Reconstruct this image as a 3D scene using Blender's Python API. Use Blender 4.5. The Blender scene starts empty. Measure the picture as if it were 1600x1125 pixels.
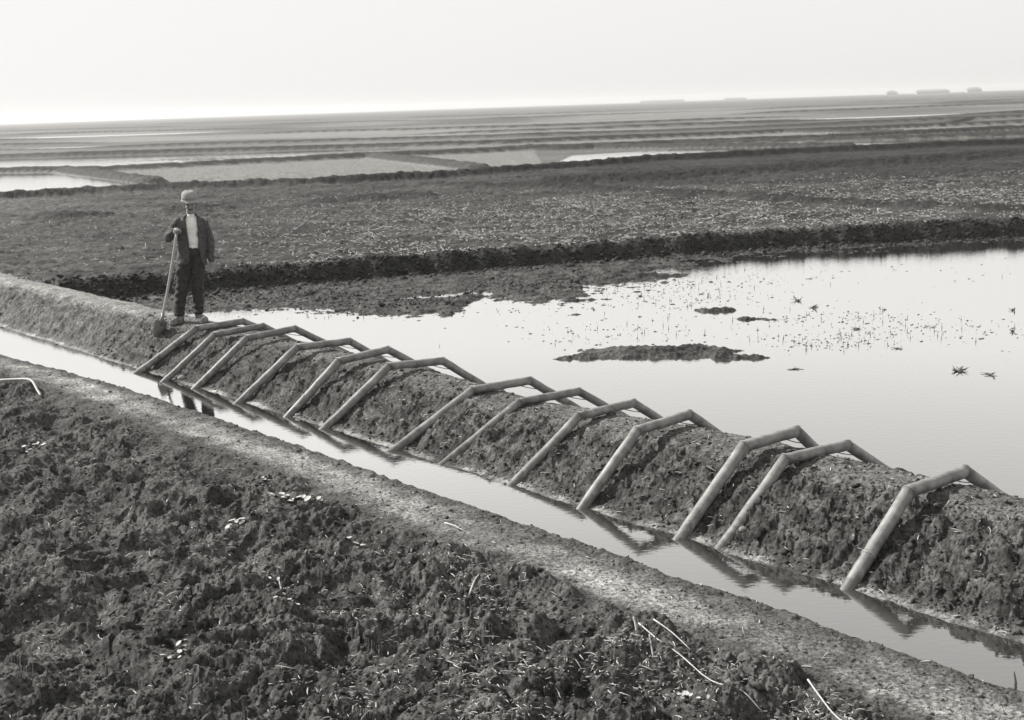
import bpy, bmesh, math, random
import numpy as np
from mathutils import Vector, Matrix
random.seed(7); rng = np.random.default_rng(11)
R = math.radians
sc = bpy.context.scene
col = sc.collection

# ------------------------------------------------------------------ camera
HC = 3.25
FPX = 2000.0
ROLL = math.atan(54 / 1600.0)
PITCH = math.atan((562.5 - 165) * math.cos(ROLL) / FPX)
cam = bpy.data.cameras.new('camera')
cam.sensor_width = 36.0
cam.lens = 36.0 * FPX / 1600.0
cam.clip_start = 0.1
cam.clip_end = 20000
cam.dof.use_dof = True
cam.dof.focus_distance = 9.5
cam.dof.aperture_fstop = 5.0
co = bpy.data.objects.new('camera', cam)
col.objects.link(co)
co.matrix_world = (Matrix.Translation((0, 0, HC)) @ Matrix.Rotation(math.pi / 2 - PITCH, 4, 'X')
                   @ Matrix.Rotation(-ROLL * -1 * -1, 4, 'Z'))
sc.camera = co

# ------------------------------------------------------------------ light
SUN_AZ = 66.0     # degrees to the left of the view direction
SUN_EL = 38.0
EXPOSURE = 1.6
SKY_STRENGTH = 0.15
SUN_STRENGTH = 2.9
w = bpy.data.worlds.new("World"); sc.world = w; w.use_nodes = True
nt = w.node_tree; nt.nodes.clear()
out = nt.nodes.new('ShaderNodeOutputWorld'); bg = nt.nodes.new('ShaderNodeBackground')
sky = nt.nodes.new('ShaderNodeTexSky'); sky.sky_type = 'NISHITA'; sky.sun_disc = False
sky.sun_elevation = R(SUN_EL); sky.sun_rotation = R(-SUN_AZ)
sky.air_density = 2.0; sky.dust_density = 1.0; sky.ozone_density = 1.0
bw = nt.nodes.new('ShaderNodeRGBToBW')
tint = nt.nodes.new('ShaderNodeMix'); tint.data_type = 'RGBA'; tint.blend_type = 'MULTIPLY'
tint.inputs[0].default_value = 1.0; tint.inputs[7].default_value = (1.50, 1.475, 1.455, 1)
gm = nt.nodes.new('ShaderNodeGamma'); gm.inputs[1].default_value = 0.16     # thin high haze evens out the sky
nt.links.new(sky.outputs[0], bw.inputs[0]); nt.links.new(bw.outputs[0], gm.inputs[0]); nt.links.new(gm.outputs[0], tint.inputs[6])
nt.links.new(tint.outputs[2], bg.inputs[0]); nt.links.new(bg.outputs[0], out.inputs[0])
bg.inputs[1].default_value = SKY_STRENGTH
sl = bpy.data.lights.new('sun', 'SUN'); sl.energy = SUN_STRENGTH; sl.angle = R(0.6); sl.color = (1.0, 0.98, 0.95)
so = bpy.data.objects.new('sun', sl); col.objects.link(so)
sdir = Vector((-math.sin(R(SUN_AZ)) * math.cos(R(SUN_EL)), math.cos(R(SUN_AZ)) * math.cos(R(SUN_EL)), math.sin(R(SUN_EL))))
so.rotation_euler = sdir.to_track_quat('Z', 'Y').to_euler()
sc.view_settings.view_transform = 'Standard'; sc.view_settings.look = 'None'
sc.view_settings.exposure = EXPOSURE; sc.view_settings.gamma = 1.0
sc.view_settings.use_curve_mapping = False

# ------------------------------------------------------------------ helpers
def tag(o, label=None, cat=None, group=None, kind=None):
    if label: o['label'] = label
    if cat: o['category'] = cat
    if group: o['group'] = group
    if kind: o['kind'] = kind
    return o

def empty(name, loc, rz=0.0):
    o = bpy.data.objects.new(name, None); col.objects.link(o)
    o.location = loc; o.rotation_euler = (0, 0, rz); o.empty_display_size = 0.1
    return o

def obj(name, verts, faces, m, parent=None, smooth=True):
    me = bpy.data.meshes.new(name)
    me.from_pydata([tuple(map(float, v)) for v in verts], [], faces)
    me.materials.append(m)
    if smooth: me.polygons.foreach_set('use_smooth', [True] * len(me.polygons))
    me.update()
    o = bpy.data.objects.new(name, me); col.objects.link(o)
    if parent: o.parent = parent
    return o

def big_mesh(name, V, F, m, attrs=None, normals=None, smooth=True):
    """V (n,3) array, F (m,k) int array with k = 3 or 4"""
    k = F.shape[1]
    me = bpy.data.meshes.new(name)
    me.vertices.add(len(V)); me.vertices.foreach_set('co', np.ascontiguousarray(V, dtype=np.float32).ravel())
    me.loops.add(F.size); me.loops.foreach_set('vertex_index', np.ascontiguousarray(F, dtype=np.int32).ravel())
    me.polygons.add(len(F)); me.polygons.foreach_set('loop_start', np.arange(0, F.size, k, dtype=np.int32))
    me.update(calc_edges=True)
    if smooth: me.polygons.foreach_set('use_smooth', np.ones(len(F), dtype=bool))
    if attrs:
        for nm, a in attrs.items():
            at = me.attributes.new(nm, 'FLOAT', 'POINT'); at.data.foreach_set('value', np.ascontiguousarray(a, dtype=np.float32))
    if normals is not None:
        me.normals_split_custom_set_from_vertices(normals.tolist())
    me.materials.append(m)
    o = bpy.data.objects.new(name, me); col.objects.link(o)
    return o

# ------------------------------------------------------------------ noise
def _h(ix, iy, seed):
    h = (ix.astype(np.int64) * 374761393 + iy.astype(np.int64) * 668265263 + seed * 1442695041) & 0xFFFFFFFF
    h = ((h ^ (h >> 13)) * 1274126177) & 0xFFFFFFFF
    h = (h ^ (h >> 16)) & 0xFFFFFFFF
    return h
def _hf(ix, iy, seed): return (_h(ix, iy, seed) & 0xFFFF).astype(np.float32) / 65535.0
def perlin(x, y, seed=0):
    x0 = np.floor(x); y0 = np.floor(y); fx = (x - x0).astype(np.float32); fy = (y - y0).astype(np.float32)
    ix = x0.astype(np.int64); iy = y0.astype(np.int64)
    u = fx * fx * fx * (fx * (fx * 6 - 15) + 10); v = fy * fy * fy * (fy * (fy * 6 - 15) + 10)
    def g(dx, dy):
        a = _hf(ix + dx, iy + dy, seed) * 6.2831853
        return np.cos(a) * (fx - dx) + np.sin(a) * (fy - dy)
    a = g(0, 0); b = g(1, 0); c = g(0, 1); d = g(1, 1)
    return (a + u * (b - a) + v * ((c + u * (d - c)) - (a + u * (b - a)))) * 1.5
def fbm(x, y, scale, octs=3, seed=0, gain=0.5):
    o = 0; a = 1.0; f = 1.0 / scale
    for i in range(octs):
        o = o + a * perlin(x * f, y * f, seed + i * 17); a *= gain; f *= 2.03
    return o
def domes(x, y, scale, seed=0, dens=0.8):
    """rounded lumps of random size scattered on a jittered grid"""
    X = x / scale; Y = y / scale
    ix = np.floor(X).astype(np.int64); iy = np.floor(Y).astype(np.int64)
    o = np.zeros(len(x), np.float32)
    for dx in (-1, 0, 1):
        for dy in (-1, 0, 1):
            cx = ix + dx; cy = iy + dy
            px = cx + _hf(cx, cy, seed); py = cy + _hf(cx, cy, seed + 5)
            q = _hf(cx, cy, seed + 9)
            an = _hf(cx, cy, seed + 13) * 3.14159; ca = np.cos(an); sa = np.sin(an)
            rr = 0.35 + 0.6 * q
            ux = (X - px) * ca + (Y - py) * sa; uy = (-(X - px) * sa + (Y - py) * ca) * (1.0 + 0.8 * _hf(cx, cy, seed + 21))
            t = 1.0 - (ux * ux + uy * uy) / (rr * rr)
            o = np.maximum(o, np.where((t > 0) & (_hf(cx, cy, seed + 31) < dens), np.sqrt(np.clip(t, 0, 1)) * rr, 0))
    return o
def facets(x, y, scale, seed=0, tilt=0.35):
    """broken clods: every cell is a tilted flat face"""
    X = x / scale; Y = y / scale
    ix = np.floor(X).astype(np.int64); iy = np.floor(Y).astype(np.int64)
    best = np.full(len(x), 1e9, np.float32); o = np.zeros(len(x), np.float32)
    for dx in (-1, 0, 1):
        for dy in (-1, 0, 1):
            cx = ix + dx; cy = iy + dy
            ux = X - cx - _hf(cx, cy, seed); uy = Y - cy - _hf(cx, cy, seed + 5)
            d = ux * ux + uy * uy; m = d < best
            v = (ux * (_hf(cx, cy, seed + 9) - .5) + uy * (_hf(cx, cy, seed + 13) - .5)) * 2 * tilt + 0.22 * (_hf(cx, cy, seed + 17) - .5)
            o = np.where(m, v, o); best = np.where(m, d, best)
    return o * scale
def sstep(a, b, x):
    t = np.clip((x - a) / (b - a), 0, 1); return t * t * (3 - 2 * t)
def polydist(x, y, pts):
    """distance to a polyline and signed side"""
    best = np.full(len(x), 1e9, np.float32); side = np.zeros(len(x), np.float32)
    for (ax, ay), (bx, by) in zip(pts[:-1], pts[1:]):
        dx, dy = bx - ax, by - ay; L = dx * dx + dy * dy
        t = np.clip(((x - ax) * dx + (y - ay) * dy) / L, 0, 1)
        qx = x - ax - t * dx; qy = y - ay - t * dy
        d = np.sqrt(qx * qx + qy * qy); s = np.sign(dx * qy - dy * qx)
        m = d < best; best = np.where(m, d, best); side = np.where(m, s, side)
    return best, side

# ------------------------------------------------------------------ the lie of the land
# s runs along the ditch (towards the right foreground), n across it (towards the flooded field)
DX, DY, NX, NY = 0.6428, -0.7660, 0.7660, 0.6428
def sn(x, y): return DX * x + DY * y, NX * x + NY * y
def xy(s, n): return DX * s + NX * n, DY * s + NY * n
ZP = -0.10            # level of the flooded field (ditch water is 0)
CREST_S = [-30, -24, -17, -15.3, -13, -11.3, -10, -9.4, -8.3, -7.3, -6.3, -4.8, -3, 4]
CREST_Z = [.47, .45, .44, .43, .44, .44, .38, .37, .41, .46, .48, .45, .50, .50]
SCARP_B = [(-60, 21.0), (-12, 22.9), (-7.42, 23.89), (-3.99, 25.07), (0.06, 26.5), (5.9, 28.6), (11.7, 29.3), (30, 32.0), (60, 36)]
SH_X = [-9, -6.6, -5.3, -4.2, -3.1, -2.2, -1.35, -1.0, -0.75, -0.45, -0.1, 0.6, 1.12, 1.5, 2.7, 5.6, 8.4, 11.5, 40]
SH_Y = [21.6, 22.5, 22.95, 23.05, 22.55, 21.95, 21.65, 21.65, 22.6, 23.8, 23.35, 22.95, 23.7, 25.2, 26.6, 28.3, 28.9, 29.6, 33]
BERM_A = [(-120, 50), (-40, 55), (-22.5, 57.3), (-16.2, 60.5), (-8.7, 60.9), (-1.6, 64.0), (7.5, 71.8), (17.3, 75.9), (31.7, 79.1), (60, 84)]
BERM_B = [(-120, 88), (-32.6, 84), (-25.6, 82.2), (-9.8, 89.0), (0.5, 92.5), (4.9, 92.0), (24.2, 96), (38, 101), (120, 120)]
BERM_B2 = [(6, 92), (24.2, 85.5), (36, 84), (60, 86)]
BERM_A = [(a * .92, b * .92) for a, b in BERM_A]; BERM_B = [(a * .965, b * .965) for a, b in BERM_B]
LINES = [BERM_A, BERM_B,
         [(-150, 112), (-47.5, 116), (0.6, 107.1), (45.3, 116), (150, 130)],
         [(-200, 146), (-59.3, 148), (0.8, 130), (55.6, 141), (150, 160)],
         [(-250, 176), (-71.9, 180), (0.9, 152.8), (66.1, 166), (180, 190)],
         [(-300, 230), (-91.2, 232), (1.1, 185.4), (81.5, 204), (200, 240)],
         [(-400, 320), (-131.7, 330), (1.5, 240), (111, 268), (260, 300)],
         [(-600, 480), (-197, 490), (2.0, 322), (153, 363), (400, 420)],
         [(-900, 700), (-300, 720), (3.0, 441), (205, 493), (500, 560)]]
DIAG = [[(-27.5, 80.5), (-16.7, 61.3)], [(-9.4, 88.0), (-1.34, 65.0)], [(2, 93), (20, 76)],
        [(24, 112), (30, 98)], [(50, 140), (38, 114)], [(-60, 146), (-48, 114)]]

def terrain(x, y, fine=True):
    """height and soil tone (albedo, with berm shade and far haze painted in) and wetness at world points (flat float arrays)"""
    x = np.asarray(x, np.float64); y = np.asarray(y, np.float64)
    N = len(x); r = np.hypot(x, y)
    s, n = sn(x, y)
    wob = 0.035 * perlin(s * 1.7, n * 0.2 + 3, 1) + 0.02 * perlin(s * 5.3, n * .3, 2) + 0.012 * perlin(s * 14, n, 3)
    far_edge = 6.88 + wob
    near_edge = 6.25 + 0.03 * perlin(s * 1.3, n * 0.1 + 9, 4) + 0.02 * perlin(s * 6.1, n * .4, 5) - np.maximum(0, -s - 14.5) * 0.075
    near_edge = np.maximum(near_edge, 5.4)
    z = np.zeros(N); tone = np.full(N, 0.07); wet = np.zeros(N)
    # --- near side: strip of dried mud and the dug-over field
    q = near_edge - n                         # distance from the water on the camera side
    rim = near_edge - 0.86 + 0.10 * perlin(s * 0.8, 0 * s + 5.5, 6) + 0.09 * perlin(s * 2.6, n * .9, 7) + 0.04 * perlin(s * 7, n * 5, 16)
    rim = np.minimum(rim, 5.50 + 0.1 * perlin(s * 0.8, 0 * s + 5.5, 6) + 0.08 * perlin(s * 2.6, n * .9, 7))
    inner = sstep(0.0, 0.10, q)
    zn = 0.055 * inner + 0.05 * sstep(0.05, 0.8, q)
    fieldm = sstep(-0.06, 0.16, rim - n)
    base_f = 0.055 + 0.05 * sstep(0, 3, rim - n)
    zn = zn * (1 - fieldm) + (base_f + 0.07) * fieldm
    # --- embankment
    m = n - far_edge
    cz = np.interp(s, CREST_S, CREST_Z)
    bk = np.interp(m, [-0.3, 0.0, 0.10, 0.22, 0.45, 0.68, 0.85, 1.0, 1.25, 1.45, 1.75, 2.1], [-0.25, 0.0, 0.025, 0.105, 0.25, 0.36, 0.415, 0.44, 0.44, 0.385, 0.0, -0.24])
    bk = np.where(bk > 0.02, bk * (cz / 0.44), bk)
    # --- beyond the bank
    xs = x; ysc = np.interp(xs, [p[0] for p in SCARP_B], [p[1] for p in SCARP_B]) + 0.16 * perlin(xs * .45, y * .1, 8) + 0.05 * perlin(xs * 1.9, y * .1, 9) + 0.03 * fbm(xs, y * .3, 0.25, 3, 13)
    behind = y - ysc
    sh = np.interp(xs, SH_X, SH_Y) + 0.22 * perlin(xs * 1.6, y * 1.2, 10) + 0.08 * perlin(xs * 7, y * 5, 12)
    bed = ZP - 0.12 + np.clip((y - sh) * 0.10, -0.0, 0.0)
    shelf = ZP + np.clip((y - sh) * 0.022, -0.13, 0.035)
    bed = shelf + 0
    # inlet
    bed = bed - 0.11 * np.exp(-(((x + 1.15) / 0.8) ** 2 + ((y - 23.1 - 0.25 * (x + 1.15)) / 0.24) ** 2)) - 0.07 * np.exp(-(((x + 4.2) / 1.3) ** 2 + ((y - 23.3) / 0.22) ** 2))
    # mud islands standing just clear of the water
    def isl(cx, cy, a, b, th, hgt):
        c, d = math.cos(th), math.sin(th)
        u = ((x - cx) * c + (y - cy) * d) / a; v = (-(x - cx) * d + (y - cy) * c) / b
        return hgt * (1.3 * np.exp(-(u ** 4) - v * v))
    bed = np.maximum(bed, ZP - 0.13)
    bed = bed + isl(1.90, 17.02, 1.18, 0.42, -0.16, 0.112) + isl(3.05, 16.5, 0.45, 0.16, -0.25, 0.085) + isl(3.75, 19.45, 0.42, 0.16, -0.5, 0.088) \
        + isl(3.3, 20.35, 0.42, 0.13, -0.1, 0.084) + isl(0.7, 16.85, 0.5, 0.13, 0.1, 0.07) + isl(2.3, 24.6, 1.0, 0.25, 0.2, 0.06)
    weedy = np.exp(-((x - 3.0) / 2.2) ** 2 - ((y - 21) / 3.6) ** 2) + 0.8 * np.exp(-((x - 1.6) / 2.0) ** 2 - ((y - 17.0) / 0.9) ** 2) + 0.9 * np.exp(-np.clip(np.abs(y - sh) / 0.7, 0, 9) ** 2) * sstep(3.5, 1.0, x)
    bed = bed + weedy * 0.055
    if fine:
        k = (n > 8) & (y < ysc + 2)
        e = np.zeros(N); e[k] = 0.045 * fbm(x[k] * .7, y[k] * 3.2, 0.5, 3, 43, 0.6) * np.exp(-((x[k] - 2.4) / 2.2) ** 2) + 0.032 * fbm(x[k], y[k] * 2.2, 0.30, 4, 40, 0.65) + 0.014 * fbm(x[k], y[k] * 1.5, 1.1, 2, 41)
        bed = bed + e
    fld = 0.20 + 0.03 * fbm(x, y, 9, 2, 50)
    scz = sstep(0.0, 1.0, behind / (0.36 + 0.30 * sstep(-.1, .6, perlin(x * .5, x * 0, 14)) + 0.12 * perlin(x * 2.2, y * 1.5, 15)))
    lip = 0.07 * np.exp(-((behind - 0.5) / 0.35) ** 2)
    flat = np.where(behind < 0, bed, bed * (1 - scz) + (fld + lip) * scz)
    bm = sstep(1.15, 2.0, m)
    bank_all = np.where(m < 1.15, bk, np.maximum(bk, flat))
    z = np.where(m > 2.1, flat, bank_all)
    z = np.where(n < 6.56, np.where(q > 0, zn, -0.25 * sstep(0, 0.2, -q)), z)
    mid = (n > 6.2) & (n <= 6.9)
    # tones
    strip = sstep(0.05, 0.22, q) * (1 - fieldm) * sstep(0.03, 0.2, n - rim)
    drier = 0.42 + 0.6 * perlin(s * 0.6, n * 1.6, 60) + 0.4 * perlin(s * 3.5, n * 6.0, 61)
    tone_near = 0.092 + strip * (0.05 + 0.25 * np.clip(drier, 0, 1)) * sstep(0.10, 0.42, q + 0.10 * perlin(s * 3, n * 3, 68))
    tone_near = tone_near + 0.03 * fieldm * np.clip(fbm(x, y, 0.9, 3, 62), -0.6, 1)
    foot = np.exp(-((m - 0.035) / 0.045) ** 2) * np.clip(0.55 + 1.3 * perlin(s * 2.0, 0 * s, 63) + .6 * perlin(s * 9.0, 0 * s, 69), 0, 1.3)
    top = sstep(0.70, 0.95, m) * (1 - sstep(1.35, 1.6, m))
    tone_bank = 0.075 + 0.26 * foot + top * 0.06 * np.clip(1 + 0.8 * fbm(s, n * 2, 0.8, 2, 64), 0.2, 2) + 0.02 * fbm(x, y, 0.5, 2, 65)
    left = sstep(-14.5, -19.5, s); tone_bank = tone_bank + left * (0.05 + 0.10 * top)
    tone_far = 0.062 + 0.03 * fbm(x, y * 2, 4, 3, 66) + 0.05 * sstep(-8, -25, x)
    tone_far = np.where(behind < 0.35, 0.055, tone_far)
    inp = (n > 8.3) & (behind < 0)
    shelf_t = 0.07 + 0.05 * np.clip(fbm(x, y * 2, .5, 2, 67), -1, 1)
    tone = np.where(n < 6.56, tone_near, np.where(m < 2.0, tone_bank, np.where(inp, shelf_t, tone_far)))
    wet = np.where(inp, 0.75, 0.0); wet = np.where(n < 6.56, 0.9 * (1 - sstep(0.0, 0.12, q)), wet)
    wet = np.where((n >= 6.56) & (m < 0.05), 0.8, wet)
    # ---- plots farther out
    farm = y > 30
    if farm.any():
        k = np.where(farm)[0]; X = x[k]; Y = y[k]
        zz = np.zeros(len(k)); band = np.zeros(len(k))
        for i, L in enumerate(LINES):
            d, side = polydist(X, Y, L)
            hh = (0.30 if i == 0 else 0.38) * (1 + 0.16 * perlin(X * .07, Y * .02, 70 + i) + 0.06 * perlin(X * .5, Y * .1, 80 + i) + 0.10 * perlin(X * 1.9, Y * .3, 90 + i))
            wdt = 0.75 + 0.1 * i
            prof = 1 - sstep(wdt * 0.35, wdt * 1.25, d)
            fade = 1.0
            if i >= 3: fade = 0.15 + 0.85 * sstep(-0.25, 0.15, perlin(X * 0.016, Y * 0.0 + i * 3.3, 120 + i) + 0.12)
            zz = np.maximum(zz, hh * prof * fade)
            band += (side > 0)
        for i, L in enumerate(DIAG + [BERM_B2]):
            d, side = polydist(X, Y, L)
            zz = np.maximum(zz, 0.34 * (1 - sstep(0.25, 0.95, d)) * (1 + 0.25 * perlin(X, Y, 130 + i)))
        # ridge of thrown-out clods and the low mound behind it
        d, side = polydist(X, Y, [(-3, 51), (1.9, 47.5), (6.4, 41.3), (9.8, 35.4), (12.9, 31.9), (20, 26)])
        zz = np.maximum(zz, (0.17 + .05 * perlin(X * .8, Y * .8, 140)) * (1 - sstep(0.1, 0.75, d)))
        d, side = polydist(X, Y, [(2, 50), (8.6, 52.5), (15, 56), (23.2, 60), (50, 72)])
        zz = np.maximum(zz, 0.30 * (1 - sstep(0.1, 1.6, d)))
        d, side = polydist(X, Y, [(-40, 39), (-14, 40.5), (-8, 43), (-2, 45)])
        zz = np.maximum(zz, 0.22 * (1 - sstep(0.1, 1.6, d)) * sstep(-.3, .3, perlin(X * .3, Y * .3, 141)))
        z[k] = z[k] + zz
        inplot = band >= 1
        cell = 0.6 * sstep(-.35, .35, perlin(X * .02 + band * 3.7, Y * .004, 152)) + 0.4 * _hf(band.astype(np.int64) * 7 + 3, np.floor((X + 13 * band) / (34 + 9 * band)).astype(np.int64), 150)
        pt = 0.085 + 0.17 * cell + 0.03 * fbm(X, Y * 3, 12, 2, 151) + 0.02 * sstep(20, -30, X)
        pt = np.where(Y > 420, 0.17, pt)  # distance haze put into the soil tone: one even light grey far out
        pt = pt * (1 - sstep(0.02, 0.15, zz)) + 0.06 * sstep(0.02, 0.15, zz)  # berm shade painted into the tone: raised strips go dark
        tone[k] = np.where(inplot, pt, tone[k] * (1 - 0.45 * sstep(0.02, 0.12, zz)))  # ridges short of the plots darkened the same way, as painted shade
        tone[k] = np.where((band == 1) & (X < 2) & (X > -27), 0.24 * (1 - .7 * sstep(.02, .12, zz)), tone[k])  # pale mud plot, its berms again darkened by painted shade
        tone[k] *= np.where((~inplot) & (Y > 46), 1 - .35 * sstep(-4, 8, X), 1)
        z[k] = np.where(inplot, z[k] - 0.06, z[k])
    if fine:
        # clods of the dug-over field in front
        k = np.where((n < 6.2) & (r < 40))[0]
        X = x[k]; Y = y[k]; fm = fieldm[k]
        und = 0.10 * fbm(X, Y, 1.25, 2, 200) + 0.080 * fbm(X, Y, 0.42, 3, 201) - 0.05 * sstep(.32, .6, fbm(X, Y, .33, 2, 202))
        wx = X + 0.03 * perlin(X * 9, Y * 9, 210); wy = Y + 0.03 * perlin(X * 9, Y * 9, 211)
        big = domes(wx, wy, 0.24, 220, 0.55) * 0.075
        mid_ = domes(wx, wy, 0.105, 230, 0.55) * 0.030
        sml = domes(wx, wy, 0.046, 240, 0.6) * 0.015 + 0.014 * fbm(X, Y, 0.11, 4, 241, 0.62)
        crumb = 0.009 * fbm(X, Y, 0.04, 2, 250)
        rimb = np.exp(-((rim[k] - 0.12 - n[k]) / 0.13) ** 2) * 0.04 * np.clip(0.5 + perlin(s[k] * 2.3, 0 * X, 260), 0, 2)
        soft = 0.22 + 0.88 * sstep(-0.25, 0.35, fbm(X, Y, 1.1, 2, 270) + 0.15 * (X + 1))
        wx2 = X + 0.05 * perlin(X * 5, Y * 5, 212); wy2 = Y + 0.05 * perlin(X * 5, Y * 5, 213)
        und = und + 0.30 * facets(wx2, wy2, 0.26, 205, 0.5) + 0.42 * facets(wx2, wy2, 0.10, 206, 0.55) * (0.4 + sstep(-.3, .3, perlin(X * 1.3, Y * 1.3, 207)))
        rf = sstep(-0.1, 0.9, rim[k] - n[k])
        z[k] += fm * (und * (0.3 + 0.7 * rf) + (big + mid_ + sml) * soft + crumb - 0.03 + rimb)
        sm = (1 - fm) * inner[k]
        z[k] += sm * (0.010 * fbm(X, Y, 0.25, 2, 280) + 0.010 * domes(wx, wy, 0.09, 281, 0.35) + 0.005 * fbm(X, Y, 0.035, 2, 283)
                      + 0.03 * domes(wx, wy, 0.11, 284, 0.6) * np.exp(-((q[k] - 0.16) / 0.13) ** 2) * (0.4 + 0.6 * sstep(-.2, .4, perlin(s[k] * 1.4, 0 * X, 285))))
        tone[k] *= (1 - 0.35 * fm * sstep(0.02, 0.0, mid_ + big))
        # embankment lumps
        k = np.where((n > 6.75) & (n < 9.2) & (r < 45))[0]
        X = x[k]; Y = y[k]; mm = m[k]; S = s[k]
        slope = sstep(0.06, 0.2, mm) * (1 - 0.72 * sstep(0.72, 1.0, mm))
        right = sstep(-8, -3.5, S)
        wx = X + 0.03 * perlin(X * 7, Y * 7, 310); wy = Y + 0.03 * perlin(X * 7, Y * 7, 311)
        gul = 0.030 * perlin(S * 2.2 + 0.8 * mm, mm * 0.9, 300) + 0.014 * perlin(S * 6.5 + 2 * mm, mm * 3.5, 301) + 0.02 * fbm(X, Y, 0.3, 3, 302)
        lum = (facets(wx, wy, 0.16, 328, 0.5) * 0.55 + domes(wx, wy, 0.15, 320, 0.3) * 0.045 + domes(wx, wy, 0.07, 321, 0.6) * 0.028 + 0.016 * (0.6 - np.abs(perlin(wx * 9, wy * 9, 327)))) * (0.45 + 0.75 * right)
        rough = 0.020 * fbm(X, Y, 0.10, 4, 322, 0.6) + 0.010 * domes(wx, wy, 0.034, 323, 0.7)
        z[k] += slope * (gul + lum + rough - 0.022) + sstep(0.0, 0.05, mm) * 0.004 * fbm(X, Y, 0.05, 2, 325)
        tone[k] *= 1 + 0.6 * slope * np.clip(fbm(S, mm * 2, 0.25, 4, 326, 0.7), -0.8, 1.2)
        # tilled ground past the flooded field
        k = np.where((n > 8.3) & (behind > 0) & (r < 110))[0]
        X = x[k]; Y = y[k]
        amp = sstep(0, 0.4, behind[k]) * (1 - 0.6 * sstep(55, 75, Y))
        z[k] += amp * (0.045 * fbm(X, Y * 1.6, 0.55, 4, 350, 0.6) + 0.055 * domes(X, Y * 1.4, 0.34, 351, 0.55))
        tone[k] *= 1 + 0.4 * amp * np.clip(fbm(X, Y * 2.5, 1.2, 4, 353, 0.7), -0.8, 1.2)
        face = np.exp(-((behind[k] - 0.17) / 0.14) ** 2)
        z[k] += face * (0.035 * fbm(X * 1.6, Y * 2, 0.45, 3, 352))
    return z, np.clip(tone, 0.03, 0.45), wet

def hgt(px, py):
    z, _, _ = terrain(np.atleast_1d(np.asarray(px, float)), np.atleast_1d(np.asarray(py, float)))
    return z

# ------------------------------------------------------------------ materials
def newmat(name):
    m = bpy.data.materials.new(name); m.use_nodes = True
    return m, m.node_tree, m.node_tree.nodes['Principled BSDF']

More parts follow.
